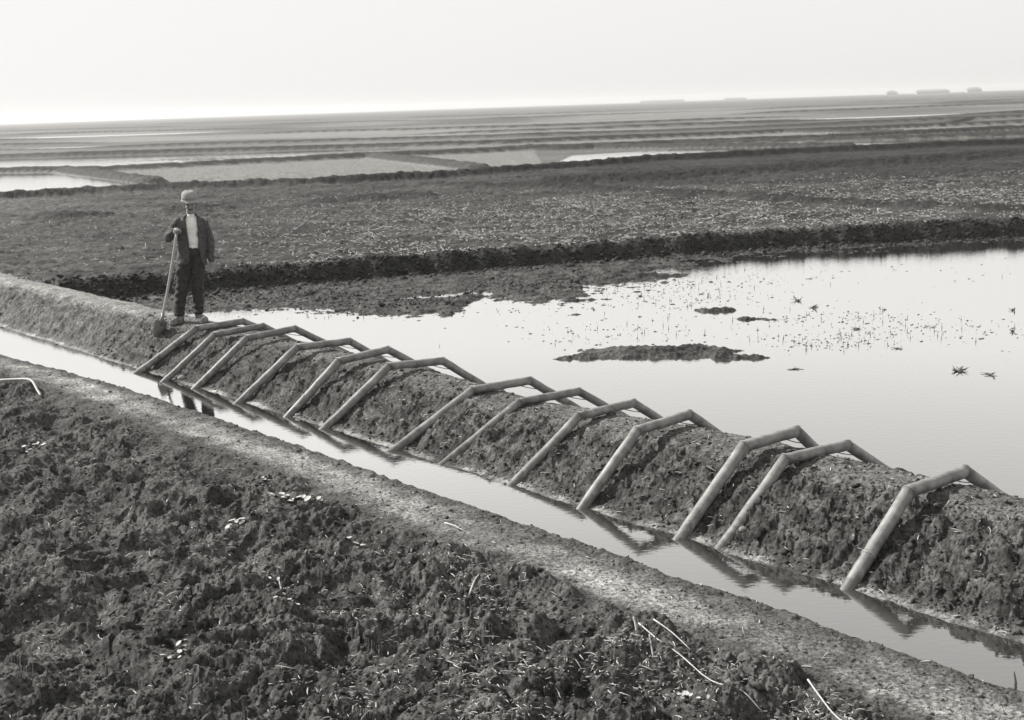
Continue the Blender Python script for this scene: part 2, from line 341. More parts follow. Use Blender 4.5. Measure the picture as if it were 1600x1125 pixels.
def soil_mat():
    m, nt, b = newmat('damp soil'); L = nt.links.new
    at = nt.nodes.new('ShaderNodeAttribute'); at.attribute_name = 'tone'
    aw = nt.nodes.new('ShaderNodeAttribute'); aw.attribute_name = 'wet'
    geo = nt.nodes.new('ShaderNodeNewGeometry')
    n1 = nt.nodes.new('ShaderNodeTexNoise'); n1.inputs['Scale'].default_value = 34; n1.inputs['Detail'].default_value = 6; n1.inputs['Roughness'].default_value = 0.7
    n2 = nt.nodes.new('ShaderNodeTexNoise'); n2.inputs['Scale'].default_value = 5.5; n2.inputs['Detail'].default_value = 5
    L(geo.outputs['Position'], n1.inputs['Vector']); L(geo.outputs['Position'], n2.inputs['Vector'])
    r1 = nt.nodes.new('ShaderNodeMapRange'); r1.inputs[1].default_value = 0.34; r1.inputs[2].default_value = 0.66; r1.inputs[3].default_value = 0.12; r1.inputs[4].default_value = 1.18
    r2 = nt.nodes.new('ShaderNodeMapRange'); r2.inputs[1].default_value = 0.3; r2.inputs[2].default_value = 0.7; r2.inputs[3].default_value = 0.7; r2.inputs[4].default_value = 1.3
    L(n1.outputs[0], r1.inputs[0]); L(n2.outputs[0], r2.inputs[0])
    m1 = nt.nodes.new('ShaderNodeMath'); m1.operation = 'MULTIPLY'; L(at.outputs['Fac'], m1.inputs[0]); L(r1.outputs[0], m1.inputs[1])
    m2 = nt.nodes.new('ShaderNodeMath'); m2.operation = 'MULTIPLY'; L(m1.outputs[0], m2.inputs[0]); L(r2.outputs[0], m2.inputs[1])
    cc = nt.nodes.new('ShaderNodeCombineColor')
    for i, f in enumerate((1.0, 0.99, 0.94)):
        mm = nt.nodes.new('ShaderNodeMath'); mm.operation = 'MULTIPLY'; mm.inputs[1].default_value = f
        L(m2.outputs[0], mm.inputs[0]); L(mm.outputs[0], cc.inputs[i])
    L(cc.outputs[0], b.inputs['Base Color'])
    rr = nt.nodes.new('ShaderNodeMapRange'); rr.inputs[3].default_value = 0.92; rr.inputs[4].default_value = 0.38
    L(aw.outputs['Fac'], rr.inputs[0]); L(rr.outputs[0], b.inputs['Roughness'])
    b.inputs['Specular IOR Level'].default_value = 0.12
    # fine crumbs and drying cracks
    vo = nt.nodes.new('ShaderNodeTexVoronoi'); vo.feature = 'DISTANCE_TO_EDGE'; vo.inputs['Scale'].default_value = 17
    wn = nt.nodes.new('ShaderNodeTexNoise'); wn.inputs['Scale'].default_value = 9; wn.inputs['Detail'].default_value = 4
    L(geo.outputs['Position'], wn.inputs['Vector'])
    ad = nt.nodes.new('ShaderNodeVectorMath'); ad.operation = 'MULTIPLY_ADD'; ad.inputs[1].default_value = (0.16, 0.16, 0.0)
    L(wn.outputs['Color'], ad.inputs[0]); L(geo.outputs['Position'], ad.inputs[2]); L(ad.outputs[0], vo.inputs['Vector'])
    cr = nt.nodes.new('ShaderNodeMapRange'); cr.inputs[1].default_value = 0.0; cr.inputs[2].default_value = 0.07; cr.inputs[3].default_value = 0; cr.inputs[4].default_value = 1
    L(vo.outputs['Distance'], cr.inputs[0])
    pale = nt.nodes.new('ShaderNodeMapRange'); pale.inputs[1].default_value = 0.12; pale.inputs[2].default_value = 0.2
    L(at.outputs['Fac'], pale.inputs[0])
    cm = nt.nodes.new('ShaderNodeMath'); cm.operation = 'MULTIPLY'; L(cr.outputs[0], cm.inputs[0]); L(pale.outputs[0], cm.inputs[1])
    bp2 = nt.nodes.new('ShaderNodeBump'); bp2.inputs['Distance'].default_value = 0.012; bp2.inputs['Strength'].default_value = 0.55; L(cm.outputs[0], bp2.inputs['Height'])
    n3 = nt.nodes.new('ShaderNodeTexNoise'); n3.inputs['Scale'].default_value = 70; n3.inputs['Detail'].default_value = 5; n3.inputs['Roughness'].default_value = 0.65
    L(geo.outputs['Position'], n3.inputs['Vector'])
    bp = nt.nodes.new('ShaderNodeBump'); bp.inputs['Distance'].default_value = 0.010; bp.inputs['Strength'].default_value = 0.6
    L(n3.outputs[0], bp.inputs['Height']); L(bp2.outputs[0], bp.inputs['Normal']); L(bp.outputs[0], b.inputs['Normal'])
    return m

def water_mat(name, base, ripple, rough, gain):
    m = bpy.data.materials.new(name); m.use_nodes = True; nt = m.node_tree; L = nt.links.new; nt.nodes.clear()
    out = nt.nodes.new('ShaderNodeOutputMaterial'); mx = nt.nodes.new('ShaderNodeMixShader')
    df = nt.nodes.new('ShaderNodeBsdfDiffuse'); gl = nt.nodes.new('ShaderNodeBsdfGlossy')
    fr = nt.nodes.new('ShaderNodeFresnel'); fr.inputs['IOR'].default_value = 1.34
    mu = nt.nodes.new('ShaderNodeMath'); mu.operation = 'MULTIPLY'; mu.inputs[1].default_value = gain
    mn = nt.nodes.new('ShaderNodeMath'); mn.operation = 'MINIMUM'; mn.inputs[1].default_value = 0.95
    geo = nt.nodes.new('ShaderNodeNewGeometry')
    df.inputs['Color'].default_value = (base, base * .985, base * .93, 1)
    gl.inputs['Color'].default_value = (0.97, 0.965, 0.95, 1); gl.inputs['Roughness'].default_value = rough
    mp = nt.nodes.new('ShaderNodeMapping'); mp.inputs['Scale'].default_value = (1, 2.2, 1); mp.inputs['Rotation'].default_value = (0, 0, 0.2)
    L(geo.outputs['Position'], mp.inputs[0])
    n1 = nt.nodes.new('ShaderNodeTexNoise'); n1.inputs['Scale'].default_value = 11; n1.inputs['Detail'].default_value = 3
    L(mp.outputs[0], n1.inputs['Vector'])
    bp = nt.nodes.new('ShaderNodeBump'); bp.inputs['Distance'].default_value = ripple; bp.inputs['Strength'].default_value = 1.0
    L(n1.outputs[0], bp.inputs['Height'])
    for nd in (df, gl, fr): L(bp.outputs[0], nd.inputs['Normal'])
    L(fr.outputs[0], mu.inputs[0]); L(mu.outputs[0], mn.inputs[0]); L(mn.outputs[0], mx.inputs[0])
    L(df.outputs[0], mx.inputs[1]); L(gl.outputs[0], mx.inputs[2]); L(mx.outputs[0], out.inputs['Surface'])
    return m

def plain_mat(name, c, rough=0.8, var=0.25, scale=30, bump=0.002, metal=0.0, spec=0.4, streak=None):
    m, nt, b = newmat(name); L = nt.links.new
    tc = nt.nodes.new('ShaderNodeTexCoord')
    mp = nt.nodes.new('ShaderNodeMapping'); L(tc.outputs['Object'], mp.inputs[0])
    if streak: mp.inputs['Scale'].default_value = streak
    n1 = nt.nodes.new('ShaderNodeTexNoise'); n1.inputs['Scale'].default_value = scale; n1.inputs['Detail'].default_value = 5; n1.inputs['Roughness'].default_value = 0.65
    L(mp.outputs[0], n1.inputs['Vector'])
    rp = nt.nodes.new('ShaderNodeValToRGB')
    if isinstance(c, (int, float)): c = min(0.72, c * 2.0); c = (c, c * .985, c * .95)
    rp.color_ramp.elements[0].position = 0.3; rp.color_ramp.elements[0].color = tuple(v * (1 - var) for v in c) + (1,)
    rp.color_ramp.elements[1].position = 0.7; rp.color_ramp.elements[1].color = tuple(min(1, v * (1 + var)) for v in c) + (1,)
    L(n1.outputs[0], rp.inputs[0]); L(rp.outputs[0], b.inputs['Base Color'])
    b.inputs['Roughness'].default_value = rough; b.inputs['Metallic'].default_value = metal; b.inputs['Specular IOR Level'].default_value = spec
    if bump:
        bp = nt.nodes.new('ShaderNodeBump'); bp.inputs['Distance'].default_value = bump; bp.inputs['Strength'].default_value = 0.8
        L(n1.outputs[0], bp.inputs['Height']); L(bp.outputs[0], b.inputs['Normal'])
    return m

M_SOIL = soil_mat()
M_DITCH = water_mat('muddy ditch water', 0.032, 0.0006, 0.012, 4.3)
M_PADDY = water_mat('still flood water', 0.08, 0.0012, 0.015, 2.9)
M_PIPE = plain_mat('weathered grey pipe', 0.088, 0.48, 0.5, 9, 0.0025, 0.0, 0.4)
M_PIPE2 = plain_mat('weathered darker pipe', 0.075, 0.5, 0.5, 11, 0.0025, 0.0, 0.4)
def mud_stain(m):                                   # dried mud splashed up the wetted lower end
    nt = m.node_tree; L = nt.links.new; b = nt.nodes['Principled BSDF']; src = b.inputs['Base Color'].links[0].from_socket
    geo = nt.nodes.new('ShaderNodeNewGeometry'); sx = nt.nodes.new('ShaderNodeSeparateXYZ'); L(geo.outputs['Position'], sx.inputs[0])
    nz = nt.nodes.new('ShaderNodeTexNoise'); nz.inputs['Scale'].default_value = 14; nz.inputs['Detail'].default_value = 5; L(geo.outputs['Position'], nz.inputs['Vector'])
    ma = nt.nodes.new('ShaderNodeMath'); ma.operation = 'MULTIPLY_ADD'; ma.inputs[1].default_value = 0.5; L(nz.outputs[0], ma.inputs[0]); L(sx.outputs['Z'], ma.inputs[2])
    mr = nt.nodes.new('ShaderNodeMapRange'); mr.inputs[1].default_value = 0.28; mr.inputs[2].default_value = 0.36; mr.inputs[3].default_value = 0.75; mr.inputs[4].default_value = 0.0; L(ma.outputs[0], mr.inputs[0])
    mx = nt.nodes.new('ShaderNodeMix'); mx.data_type = 'RGBA'; mx.inputs[7].default_value = (0.07, 0.069, 0.065, 1)
    L(mr.outputs[0], mx.inputs[0]); L(src, mx.inputs[6]); L(mx.outputs[2], b.inputs['Base Color'])
mud_stain(M_PIPE); mud_stain(M_PIPE2)
M_BRACE = plain_mat('dull strap metal', 0.08, 0.5, 0.3, 40, 0.001)
M_STRAW = plain_mat('bleached straw', 0.19, 0.7, 0.35, 14, 0.0)
M_LEAF = plain_mat('dry pale leaf', 0.18, 0.7, 0.25, 20, 0.0)
M_STUB = plain_mat('bleached stubble', 0.15, 0.8, 0.5, 2, 0.0)
M_WEED = plain_mat('dark wet weed', 0.045, 0.5, 0.4, 25, 0.001)
M_JACKET = plain_mat('dark work jacket cloth', 0.03, 0.9, 0.35, 26, 0.004)
M_TROUSER = plain_mat('dark trouser cloth', 0.015, 0.92, 0.4, 24, 0.005)
M_SHIRT = plain_mat('pale shirt cloth', 0.42, 0.85, 0.10, 30, 0.004)
M_SKIN = plain_mat('sunburnt skin', 0.105, 0.6, 0.15, 40, 0.001)
M_HAIR = plain_mat('dark hair', 0.03, 0.7, 0.3, 90, 0.003)
M_HAT = plain_mat('pale felt', 0.125, 0.9, 0.15, 40, 0.002)
M_BAND = plain_mat('dark hat band', 0.09, 0.8, 0.2, 40, 0.001)
M_SHOE = plain_mat('mud caked leather', 0.09, 0.9, 0.5, 24, 0.006)
M_WOOD = plain_mat('worn ash wood', 0.15, 0.6, 0.25, 22, 0.001, streak=(6, 6, 0.6))
M_STEEL = plain_mat('soiled steel blade', 0.07, 0.45, 0.5, 16, 0.002, 0.3)
M_FARM = plain_mat('far plaster', 0.17, 0.9, 0.1, 1, 0)
M_ROOF = plain_mat('far roof', 0.10, 0.9, 0.1, 1, 0)

# ------------------------------------------------------------------ ground sheet
fineang = np.linspace(-27.5, 27.5, 1330)
side = 27.5 + np.cumsum(np.linspace(0.06, 3.6, 83)); side = side[side < 179.0]
ang = np.concatenate([-side[::-1], fineang, side])
def geom(a, b, k): return a * np.exp(np.arange(0, math.log(b / a), k))
rad = np.concatenate([np.linspace(0.3, 4.4, 40, endpoint=False), geom(4.4, 33, 0.0022), geom(33, 120, 0.0036), geom(120, 620, 0.0065), geom(620, 3050, 0.04), [3060]])
A, RR = np.meshgrid(np.radians(ang), rad)
GX = (RR * np.sin(A)).ravel(); GY = (RR * np.cos(A)).ravel()
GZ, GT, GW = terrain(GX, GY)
nr, na = len(rad), len(ang)
P = np.stack([GX, GY, GZ], 1).reshape(nr, na, 3)
dA = np.empty_like(P); dA[:, 1:-1] = P[:, 2:] - P[:, :-2]; dA[:, 0] = P[:, 1] - P[:, 0]; dA[:, -1] = P[:, -1] - P[:, -2]
dR = np.empty_like(P); dR[1:-1] = P[2:] - P[:-2]; dR[0] = P[1] - P[0]; dR[-1] = P[-1] - P[-2]
NRM = np.cross(dA, dR).reshape(-1, 3); NRM /= np.linalg.norm(NRM, axis=1, keepdims=True) + 1e-12
NRM[NRM[:, 2] < 0] *= -1
idx = np.arange(nr * na).reshape(nr, na)
Q = np.stack([idx[:-1, :-1], idx[:-1, 1:], idx[1:, 1:], idx[1:, :-1]], -1).reshape(-1, 4)
cS, cN = sn(GX[Q[:, 0]], GY[Q[:, 0]])
cy = GY[Q[:, 0]]; cx = GX[Q[:, 0]]
behind_q = cy - np.interp(cx, [p[0] for p in SCARP_B], [p[1] for p in SCARP_B])
reg = np.where(cN < 6.56, 0, np.where(cN < 8.75, 1, np.where((behind_q < -0.05) & (cy < 40), 2, 3)))
Vall = P.reshape(-1, 3)
for rid, nm in ((0, 'ground'), (1, 'embankment'), (2, 'mud_bed'), (3, 'field')):
    F = Q[reg == rid]
    u, inv = np.unique(F, return_inverse=True)
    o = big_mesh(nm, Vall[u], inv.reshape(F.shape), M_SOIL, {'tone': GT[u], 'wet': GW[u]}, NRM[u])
    tag(o, kind='structure')

# ------------------------------------------------------------------ water
def sheet(name, pts, z, m):
    o = obj(name, [(p[0], p[1], z) for p in pts], [tuple(range(len(pts)))], m, smooth=False)
    tag(o, kind='structure'); return o
sheet('ditch_water', [xy(-60, 5.0), xy(14, 5.0)[0:2], xy(14, 7.3), xy(-60, 7.3)], 0.0, M_DITCH).name = 'ditch_water'
sheet('flood_water', [xy(14, 8.1), (45, 12), (45, 36), (11.7, 29.6), (5.9, 28.9), (0.06, 26.8), (-3.99, 25.3), (-7.4, 24.1), (-9.5, 23.6), xy(-24.5, 8.1)], ZP, M_PADDY)
sheet('plot_water', [(-60, 76), (-60, 51), (-23, 53.5), (-15.3, 57), (-17.6, 61.6), (-27.5, 77.5), (-33, 80)], 0.205, M_PADDY)
sheet('plot_water', [(2.0, 63), (7.5, 66.8), (17.3, 70.5), (31, 73.5), (44, 77), (44, 85), (24, 85), (12, 82), (4, 77)], 0.225, M_PADDY)
sheet('plot_water', [(24, 87), (60, 88), (60, 101), (38, 97), (20, 93)], 0.235, M_PADDY)
sheet('plot_water', [(-30, 86), (-10, 91), (-8, 105), (-45, 113), (-50, 92)], 0.16, M_PADDY)
sheet('plot_water', [(10, 95), (60, 104), (60, 108), (20, 108), (2, 103)], 0.135, M_PADDY)

sheet('plot_water', [(-75, 150), (-20, 140), (-4, 134), (-10, 142), (-70, 158)], 0.185, M_PADDY)
sheet('plot_water', [(5, 160), (60, 168), (66, 176), (10, 170)], 0.185, M_PADDY)
sheet('plot_water', [(-150, 250), (-60, 236), (-50, 250), (-140, 268)], 0.19, M_PADDY)
print('ground done')
#PART2
# ------------------------------------------------------------------ siphon pipes
def frame_of(d):
    d = d.normalized(); a = Vector((0, 0, 1)) if abs(d.z) < 0.9 else Vector((0, 1, 0))
    u = d.cross(a).normalized(); return u, d.cross(u).normalized()

def pipe_run(p0, p1, r, n0, n1, wall=0.0, segs=28, rings=10, jit=0.0, seed=0):
    """tube from p0 to p1 whose end rings lie on the mitre planes n0 / n1"""
    d = (p1 - p0).normalized(); u, v = frame_of(d); rnd = random.Random(seed)
    V = []; F = []
    for i in range(rings + 1):
        t = i / rings; c = p0.lerp(p1, t)
        off = (u * rnd.uniform(-1, 1) + v * rnd.uniform(-1, 1)) * jit * (0 if i in (0, rings) else 1)
        rr = r * (1 + (0 if i in (0, rings) else rnd.uniform(-.02, .02)))
        for k in range(segs):
            a = 2 * math.pi * k / segs
            q = c + off + (u * math.cos(a) + v * math.sin(a)) * rr
            if i == 0: q = q + d * ((p0 - q).dot(n0) / d.dot(n0))
            if i == rings: q = q + d * ((p1 - q).dot(n1) / d.dot(n1))
            V.append(q)
    for i in range(rings):
        for k in range(segs):
            a = i * segs + k; b = i * segs + (k + 1) % segs
            F.append((a, b, b + segs, a + segs))
    F.append(tuple(range(segs - 1, -1, -1))); F.append(tuple(range(rings * segs, (rings + 1) * segs)))
    return V, F

def rod(pts, r, segs=8, flat=1.0, taper=1.0):
    V = []; F = []; n = len(pts)
    for i, p in enumerate(pts):
        d = (pts[min(i + 1, n - 1)] - pts[max(i - 1, 0)]); u, v = frame_of(d)
        rr = r * (1 + (taper - 1) * i / max(1, n - 1))
        for k in range(segs):
            a = 2 * math.pi * k / segs
            V.append(p + u * math.cos(a) * rr + v * math.sin(a) * rr * flat)
    for i in range(n - 1):
        for k in range(segs):
            a = i * segs + k; b = i * segs + (k + 1) % segs
            F.append((a, b, b + segs, a + segs))
    F.append(tuple(range(segs - 1, -1, -1))); F.append(tuple(range((n - 1) * segs, n * segs)))
    return V, F

SIPH = [  # foot x, y ; plan distance and height of the two elbows and of the visible end
 (-4.87, 16.37, .86, .49, 1.56, .49, 1.90, .31), (-4.37, 15.77, .73, .51, 1.43, .53, 1.70, .36),
 (-3.86, 15.28, .73, .54, 1.43, .56, 1.79, .35), (-3.16, 14.39, .82, .55, 1.55, .52, 1.79, .36),
 (-2.46, 13.64, .68, .53, 1.36, .56, 1.65, .38), (-1.98, 13.04, .85, .55, 1.57, .50, 1.93, .26),
 (-1.17, 12.07, .99, .45, 1.78, .42, 2.07, .23), (-0.65, 11.55, .92, .44, 1.72, .41, 2.07, .20),
 (-0.02, 10.79, .79, .49, 1.52, .48, 1.87, .25), (0.54, 10.06, .64, .55, 1.30, .57, 1.60, .37),
 (1.23, 9.24, .75, .59, 1.40, .59, 1.66, .38), (1.51, 9.01, .74, .54, 1.52, .50, 1.99, .22),
 (2.21, 8.13, .68, .54, 1.43, .53, 1.87, .26)]
SLAB = ['grey elbowed siphon pipe at the feet of the man with the spade',
 'second elbowed siphon pipe from the man, close beside the first and set lower',
 'third elbowed siphon pipe from the standing man, just past the close-set pair',
 'fourth elbowed siphon pipe counted from the standing man over the earth bank',
 'fifth elbowed siphon pipe counted from the standing man over the earth bank',
 'sixth siphon pipe from the man, last one before the first wide gap in the row',
 'seventh siphon pipe from the man, long low one just after the first wide gap',
 'eighth siphon pipe from the man, thin and lying low on the bank',
 'ninth elbowed siphon pipe counted from the standing man over the earth bank',
 'tenth siphon pipe from the man, just before the second wide gap in the row',
 'eleventh siphon pipe from the man, thicker one of the close pair before the last pipe',
 'twelfth siphon pipe from the man, nearer one of the close pair before the last pipe',
 'large pale siphon pipe standing alone nearest the camera at the end of the row']
for i, (fx, fy, l1, z1, l2, z2, l3, z3) in enumerate(SIPH):
    t = empty('siphon_pipe', (fx, fy, 0), math.atan2(NY, NX))
    tag(t, SLAB[i], 'siphon pipe', 'row of siphon pipes laid over the bank')
    r = 0.041 if i in (1, 7, 8) else (0.047 if i in (10, 12) else 0.044)
    rn = random.Random(100 + i)
    p1 = Vector((l1, rn.uniform(-.01, .01), z1 - r * .55)); p2 = Vector((l2, rn.uniform(-.02, .02), z2 - r * .55))
    d0 = p1.normalized(); p0 = -d0 * 0.34
    e = Vector((l3, 0, z3 - r * .55)) - p2; e.normalize(); p3 = p2 + e * ((p2.z + 0.24) / -e.z)
    if (p3 - p2).length > 1.5: p3 = p2 + e * 1.5
    d1 = (p2 - p1).normalized()
    m1 = (d0 + d1).normalized(); m2 = (d1 + e).normalized()
    mt = M_PIPE2 if i in (1, 7, 2) else M_PIPE
    for nm, a, b, na_, nb_, sd in (('lower_pipe', p0, p1, d0, m1, 1), ('top_pipe', p1, p2, m1, m2, 2), ('outlet_pipe', p2, p3, m2, e, 3)):
        V, F = pipe_run(a, b, r, na_, nb_, jit=0.0025, seed=i * 9 + sd)
        o = obj(nm, V, F, mt, t)
        for pg in o.data.polygons:
            if len(pg.vertices) > 4: pg.use_smooth = False
    # weld beads at the mitred elbows
    for (pc, nn) in ((p1, m1), (p2, m2)):
        u, v = frame_of(nn); ring = []
        dd = d0 if pc is p1 else d1
        for k in range(29):
            a = 2 * math.pi * k / 28; uu, vv = frame_of(dd)
            q = pc + (uu * math.cos(a) + vv * math.sin(a)) * (r + .001); q = q + dd * ((pc - q).dot(nn) / dd.dot(nn)); ring.append(q)
        V, F = rod(ring, 0.0042, 6); obj('weld_bead', V, F, mt, t)
    # thin straps bridging the inside of each elbow
    for (pc, da, db, L) in ((p2, -d1, e, 0.13), (p1, -d0, d1, 0.10)):
        a = pc + da * L; b = pc + db * L; inw = (da + db).normalized()
        a = a + (inw - da * inw.dot(da)).normalized() * r * .95; b = b + (inw - db * inw.dot(db)).normalized() * r * .95
        pts = [a.lerp(b, k / 8) + inw * (0.004 * math.sin(math.pi * k / 8)) for k in range(9)]
        V, F = rod(pts, 0.007, 8, 0.6); obj('brace', V, F, M_BRACE, t)
    if i in (0, 4, 12):
        c = p0.lerp(p1, 0.52)
        V, F = pipe_run(c - d0 * .012, c + d0 * .012, r + .005, d0, d0, rings=2); obj('joint_collar', V, F, mt, t)

# ------------------------------------------------------------------ the man
def remeshed(name, parts, voxel, m, parent, wrinkle=0.0, wscale=9.0, smooth_it=2, zs=0.5, extra=None):
    bm = bmesh.new()
    for p in parts:
        if p[0] == 'c':            # tapered capsule  ('c', p0, r0, p1, r1)
            a, ra, b, rb = Vector(p[1]), p[2], Vector(p[3]), p[4]
            d = b - a; L = d.length
            q = Vector((0, 0, 1)).rotation_difference(d)
            bmesh.ops.create_uvsphere(bm, u_segments=14, v_segments=10, radius=ra, matrix=Matrix.Translation(a))
            bmesh.ops.create_uvsphere(bm, u_segments=14, v_segments=10, radius=rb, matrix=Matrix.Translation(b))
            bmesh.ops.create_cone(bm, cap_ends=True, segments=16, radius1=ra, radius2=rb, depth=L, matrix=Matrix.Translation((a + b) / 2) @ q.to_matrix().to_4x4())
        elif p[0] == 'e':          # ellipsoid ('e', centre, (rx,ry,rz), rotation about y)
            M = Matrix.Translation(p[1]) @ Matrix.Rotation(p[3] if len(p) > 3 else 0, 4, 'Y') @ Matrix.Diagonal((*p[2], 1))
            bmesh.ops.create_uvsphere(bm, u_segments=20, v_segments=14, radius=1.0, matrix=M)
        elif p[0] == 'm':          # raw mesh
            vs = [bm.verts.new(v) for v in p[1]]
            for f in p[2]: bm.faces.new([vs[k] for k in f])
    bmesh.ops.recalc_face_normals(bm, faces=bm.faces)
    me = bpy.data.meshes.new('tmp'); bm.to_mesh(me); bm.free()
    o = bpy.data.objects.new('tmp', me); col.objects.link(o)
    md = o.modifiers.new('r', 'REMESH'); md.mode = 'VOXEL'; md.voxel_size = voxel
    ms = o.modifiers.new('s', 'SMOOTH'); ms.iterations = smooth_it; ms.factor = 0.5
    dg = bpy.context.evaluated_depsgraph_get(); dg.update()
    m2 = bpy.data.meshes.new_from_object(o.evaluated_get(dg))
    bpy.data.objects.remove(o); bpy.data.meshes.remove(me)
    m2.name = name
    if wrinkle:
        n = len(m2.vertices); c = np.empty(n * 3, np.float32); m2.vertices.foreach_get('co', c); c = c.reshape(-1, 3)
        nn = np.empty(n * 3, np.float32); m2.vertices.foreach_get('normal', nn); nn = nn.reshape(-1, 3)
        h = 1 - 2 * np.abs(perlin(c[:, 0] * wscale + c[:, 1] * wscale * .7, c[:, 2] * wscale * zs + c[:, 1] * 3, 500)) + 0.5 * perlin(c[:, 0] * wscale * 2.3, c[:, 2] * wscale * 1.3 + c[:, 1] * wscale, 501)
        c = c + nn * (h[:, None] * wrinkle); m2.vertices.foreach_set('co', c.ravel()); m2.update()
    m2.materials.clear(); m2.materials.append(m)
    m2.polygons.foreach_set('use_smooth', [True] * len(m2.polygons))
    ob = bpy.data.objects.new(name, m2); col.objects.link(ob); ob.parent = parent
    return ob

MX, MY = -4.511, 17.706
mz = float(hgt(MX, MY)[0])
MROT = R(14.29)
man = empty('person', (MX, MY, 0.45), MROT)
tag(man, 'man in a pale brimmed hat, open dark jacket and pale shirt with a spade', 'person')
def mw(lx, ly):
    c, s_ = math.cos(MROT), math.sin(MROT); return MX + lx * c - ly * s_, MY + lx * s_ + ly * c
def gz(lx, ly): a, b = mw(lx, ly); return float(hgt(a, b)[0]) - 0.45
fzL = gz(-0.14, -0.05); fzR = gz(0.17, -0.05)
SHL, SHR = (-0.035, 0.0, 1.385), (0.315, 0.0, 1.375)
ELL, ELR = (-0.175, 0.02, 1.165), (0.382, 0.03, 1.09)
WRL, WRR = (-0.085, -0.155, 1.262), (0.378, -0.03, 0.835)
HX = 0.155
body = [
 ('e', (HX, 0.0, 1.615), (0.076, 0.095, 0.105)), ('e', (HX, -0.022, 1.545), (0.056, 0.068, 0.066)),
 ('c', (HX, -0.075, 1.500), 0.018, (HX, -0.06, 1.515), 0.026),
 ('c', (HX, -0.095, 1.618), 0.010, (HX, -0.112, 1.575), 0.0155),                       # nose
 ('c', (HX - .035, -0.078, 1.632), 0.013, (HX + .035, -0.078, 1.632), 0.013),          # brow
 ('c', (HX - .042, -0.066, 1.578), 0.018, (HX - .030, -0.070, 1.565), 0.016), ('c', (HX + .042, -0.066, 1.578), 0.018, (HX + .030, -0.070, 1.565), 0.016),
 ('c', (HX - .018, -0.086, 1.538), 0.0075, (HX + .018, -0.086, 1.538), 0.0075), ('c', (HX - .014, -0.086, 1.526), 0.008, (HX + .014, -0.086, 1.526), 0.008),
 ('e', (HX - .079, 0.008, 1.59), (0.010, 0.018, 0.032)), ('e', (HX + .079, 0.008, 1.59), (0.010, 0.018, 0.032)),
 ('c', (HX, 0.01, 1.53), 0.056, (0.15, 0.015, 1.42), 0.060),
 ('c', SHL, 0.058, SHR, 0.058), ('e', (0.145, 0, 1.28), (0.155, 0.100, 0.16)), ('e', (0.14, 0, 1.10), (0.135, 0.092, 0.16)),
 ('e', (0.13, 0.0, 0.94), (0.150, 0.105, 0.13)),
 ('c', SHL, 0.050, ELL, 0.040), ('c', ELL, 0.040, WRL, 0.027), ('c', SHR, 0.050, ELR, 0.040), ('c', ELR, 0.040, WRR, 0.027),
 ('c', (0.06, 0, 0.92), 0.082, (-0.045, -0.02, 0.50), 0.056), ('c', (-0.045, -0.02, 0.50), 0.056, (-0.103, 0.02, 0.09 + fzL), 0.038),
 ('c', (0.20, 0, 0.92), 0.082, (0.165, -0.02, 0.49), 0.056), ('c', (0.165, -0.02, 0.49), 0.056, (0.150, 0.02, 0.09 + fzR), 0.038),
 ('c', (-0.10, 0.01, 0.06 + fzL), 0.036, (-0.20, -0.09, 0.03 + fzL), 0.026), ('c', (0.15, 0.01, 0.06 + fzR), 0.036, (0.22, -0.10, 0.03 + fzR), 0.026)]
# left-hand side of the picture: hand folded over the top of the spade handle
TOPH = Vector((-0.052, -0.225, 1.262))
pc = Vector((-0.050, -0.205, 1.292))
body += [('c', WRL, 0.025, tuple(pc.lerp(Vector(WRL), .35)), 0.027), ('c', tuple(pc + Vector((-.015, .02, 0))), 0.026, tuple(pc + Vector((.012, -.008, 0.002))), 0.025),
         ('c', tuple(pc + Vector((-.02, -.012, 0))), 0.021, tuple(pc + Vector((.0, -.028, 0.0))), 0.02)]
for k, (fa, ln) in enumerate(((-50, .9), (-25, 1.0), (2, .97), (28, .8))):
    a = R(fa); dv = Vector((math.sin(R(fa + 35)), -math.cos(R(fa + 35)), 0))
    kn = pc + dv * 0.034 + Vector((0, 0, .006)); b1 = kn + dv * 0.026 * ln + Vector((0, 0, -.012)); b2 = b1 + dv * .004 + Vector((0, 0, -.026 * ln)); b3 = b2 - dv * .012 + Vector((0, 0, -.018 * ln))
    body += [('c', tuple(kn - dv * .02), .0105, tuple(b1), .0095), ('c', tuple(b1), .0095, tuple(b2), .0088), ('c', tuple(b2), .0088, tuple(b3), .0075)]
body += [('c', tuple(pc + Vector((-.022, -.008, -.004))), .011, (-0.090, -0.232, 1.268), .0105), ('c', (-0.090, -0.232, 1.268), .0105, (-0.079, -0.252, 1.244), .009)]
# hanging hand
w2 = Vector(WRR); hd = Vector((-0.03, -0.01, -1)).normalized()
pa = w2 + hd * 0.05
body += [('c', tuple(w2), .026, tuple(pa), .028), ('e', tuple(pa + hd * .015), (0.034, 0.017, 0.045)), ]
for k in range(4):
    bx_ = -0.027 + 0.018 * k; ln = (.8, 1.0, 1.05, .92)[k]
    a = pa + hd * 0.05 + Vector((bx_, 0, 0)); b1 = a + hd * .034 * ln + Vector((0, -.006, 0)); b2 = b1 + hd * .024 * ln + Vector((-.001, -.012, 0)); b3 = b2 + hd * .016 * ln + Vector((-.001, -.013, 0))
    body += [('c', tuple(a), .0105, tuple(b1), .0095), ('c', tuple(b1), .0095, tuple(b2), .0088), ('c', tuple(b2), .0088, tuple(b3), .0075)]
body += [('c', tuple(pa + Vector((-.022, -.006, 0.0))), .012, tuple(pa + Vector((-.048, -.018, -.038))), .0105), ('c', tuple(pa + Vector((-.048, -.018, -.038))), .0105, tuple(pa + Vector((-.046, -.026, -.064))), .0085)]
remeshed('body', body, 0.0042, M_SKIN, man, smooth_it=2)

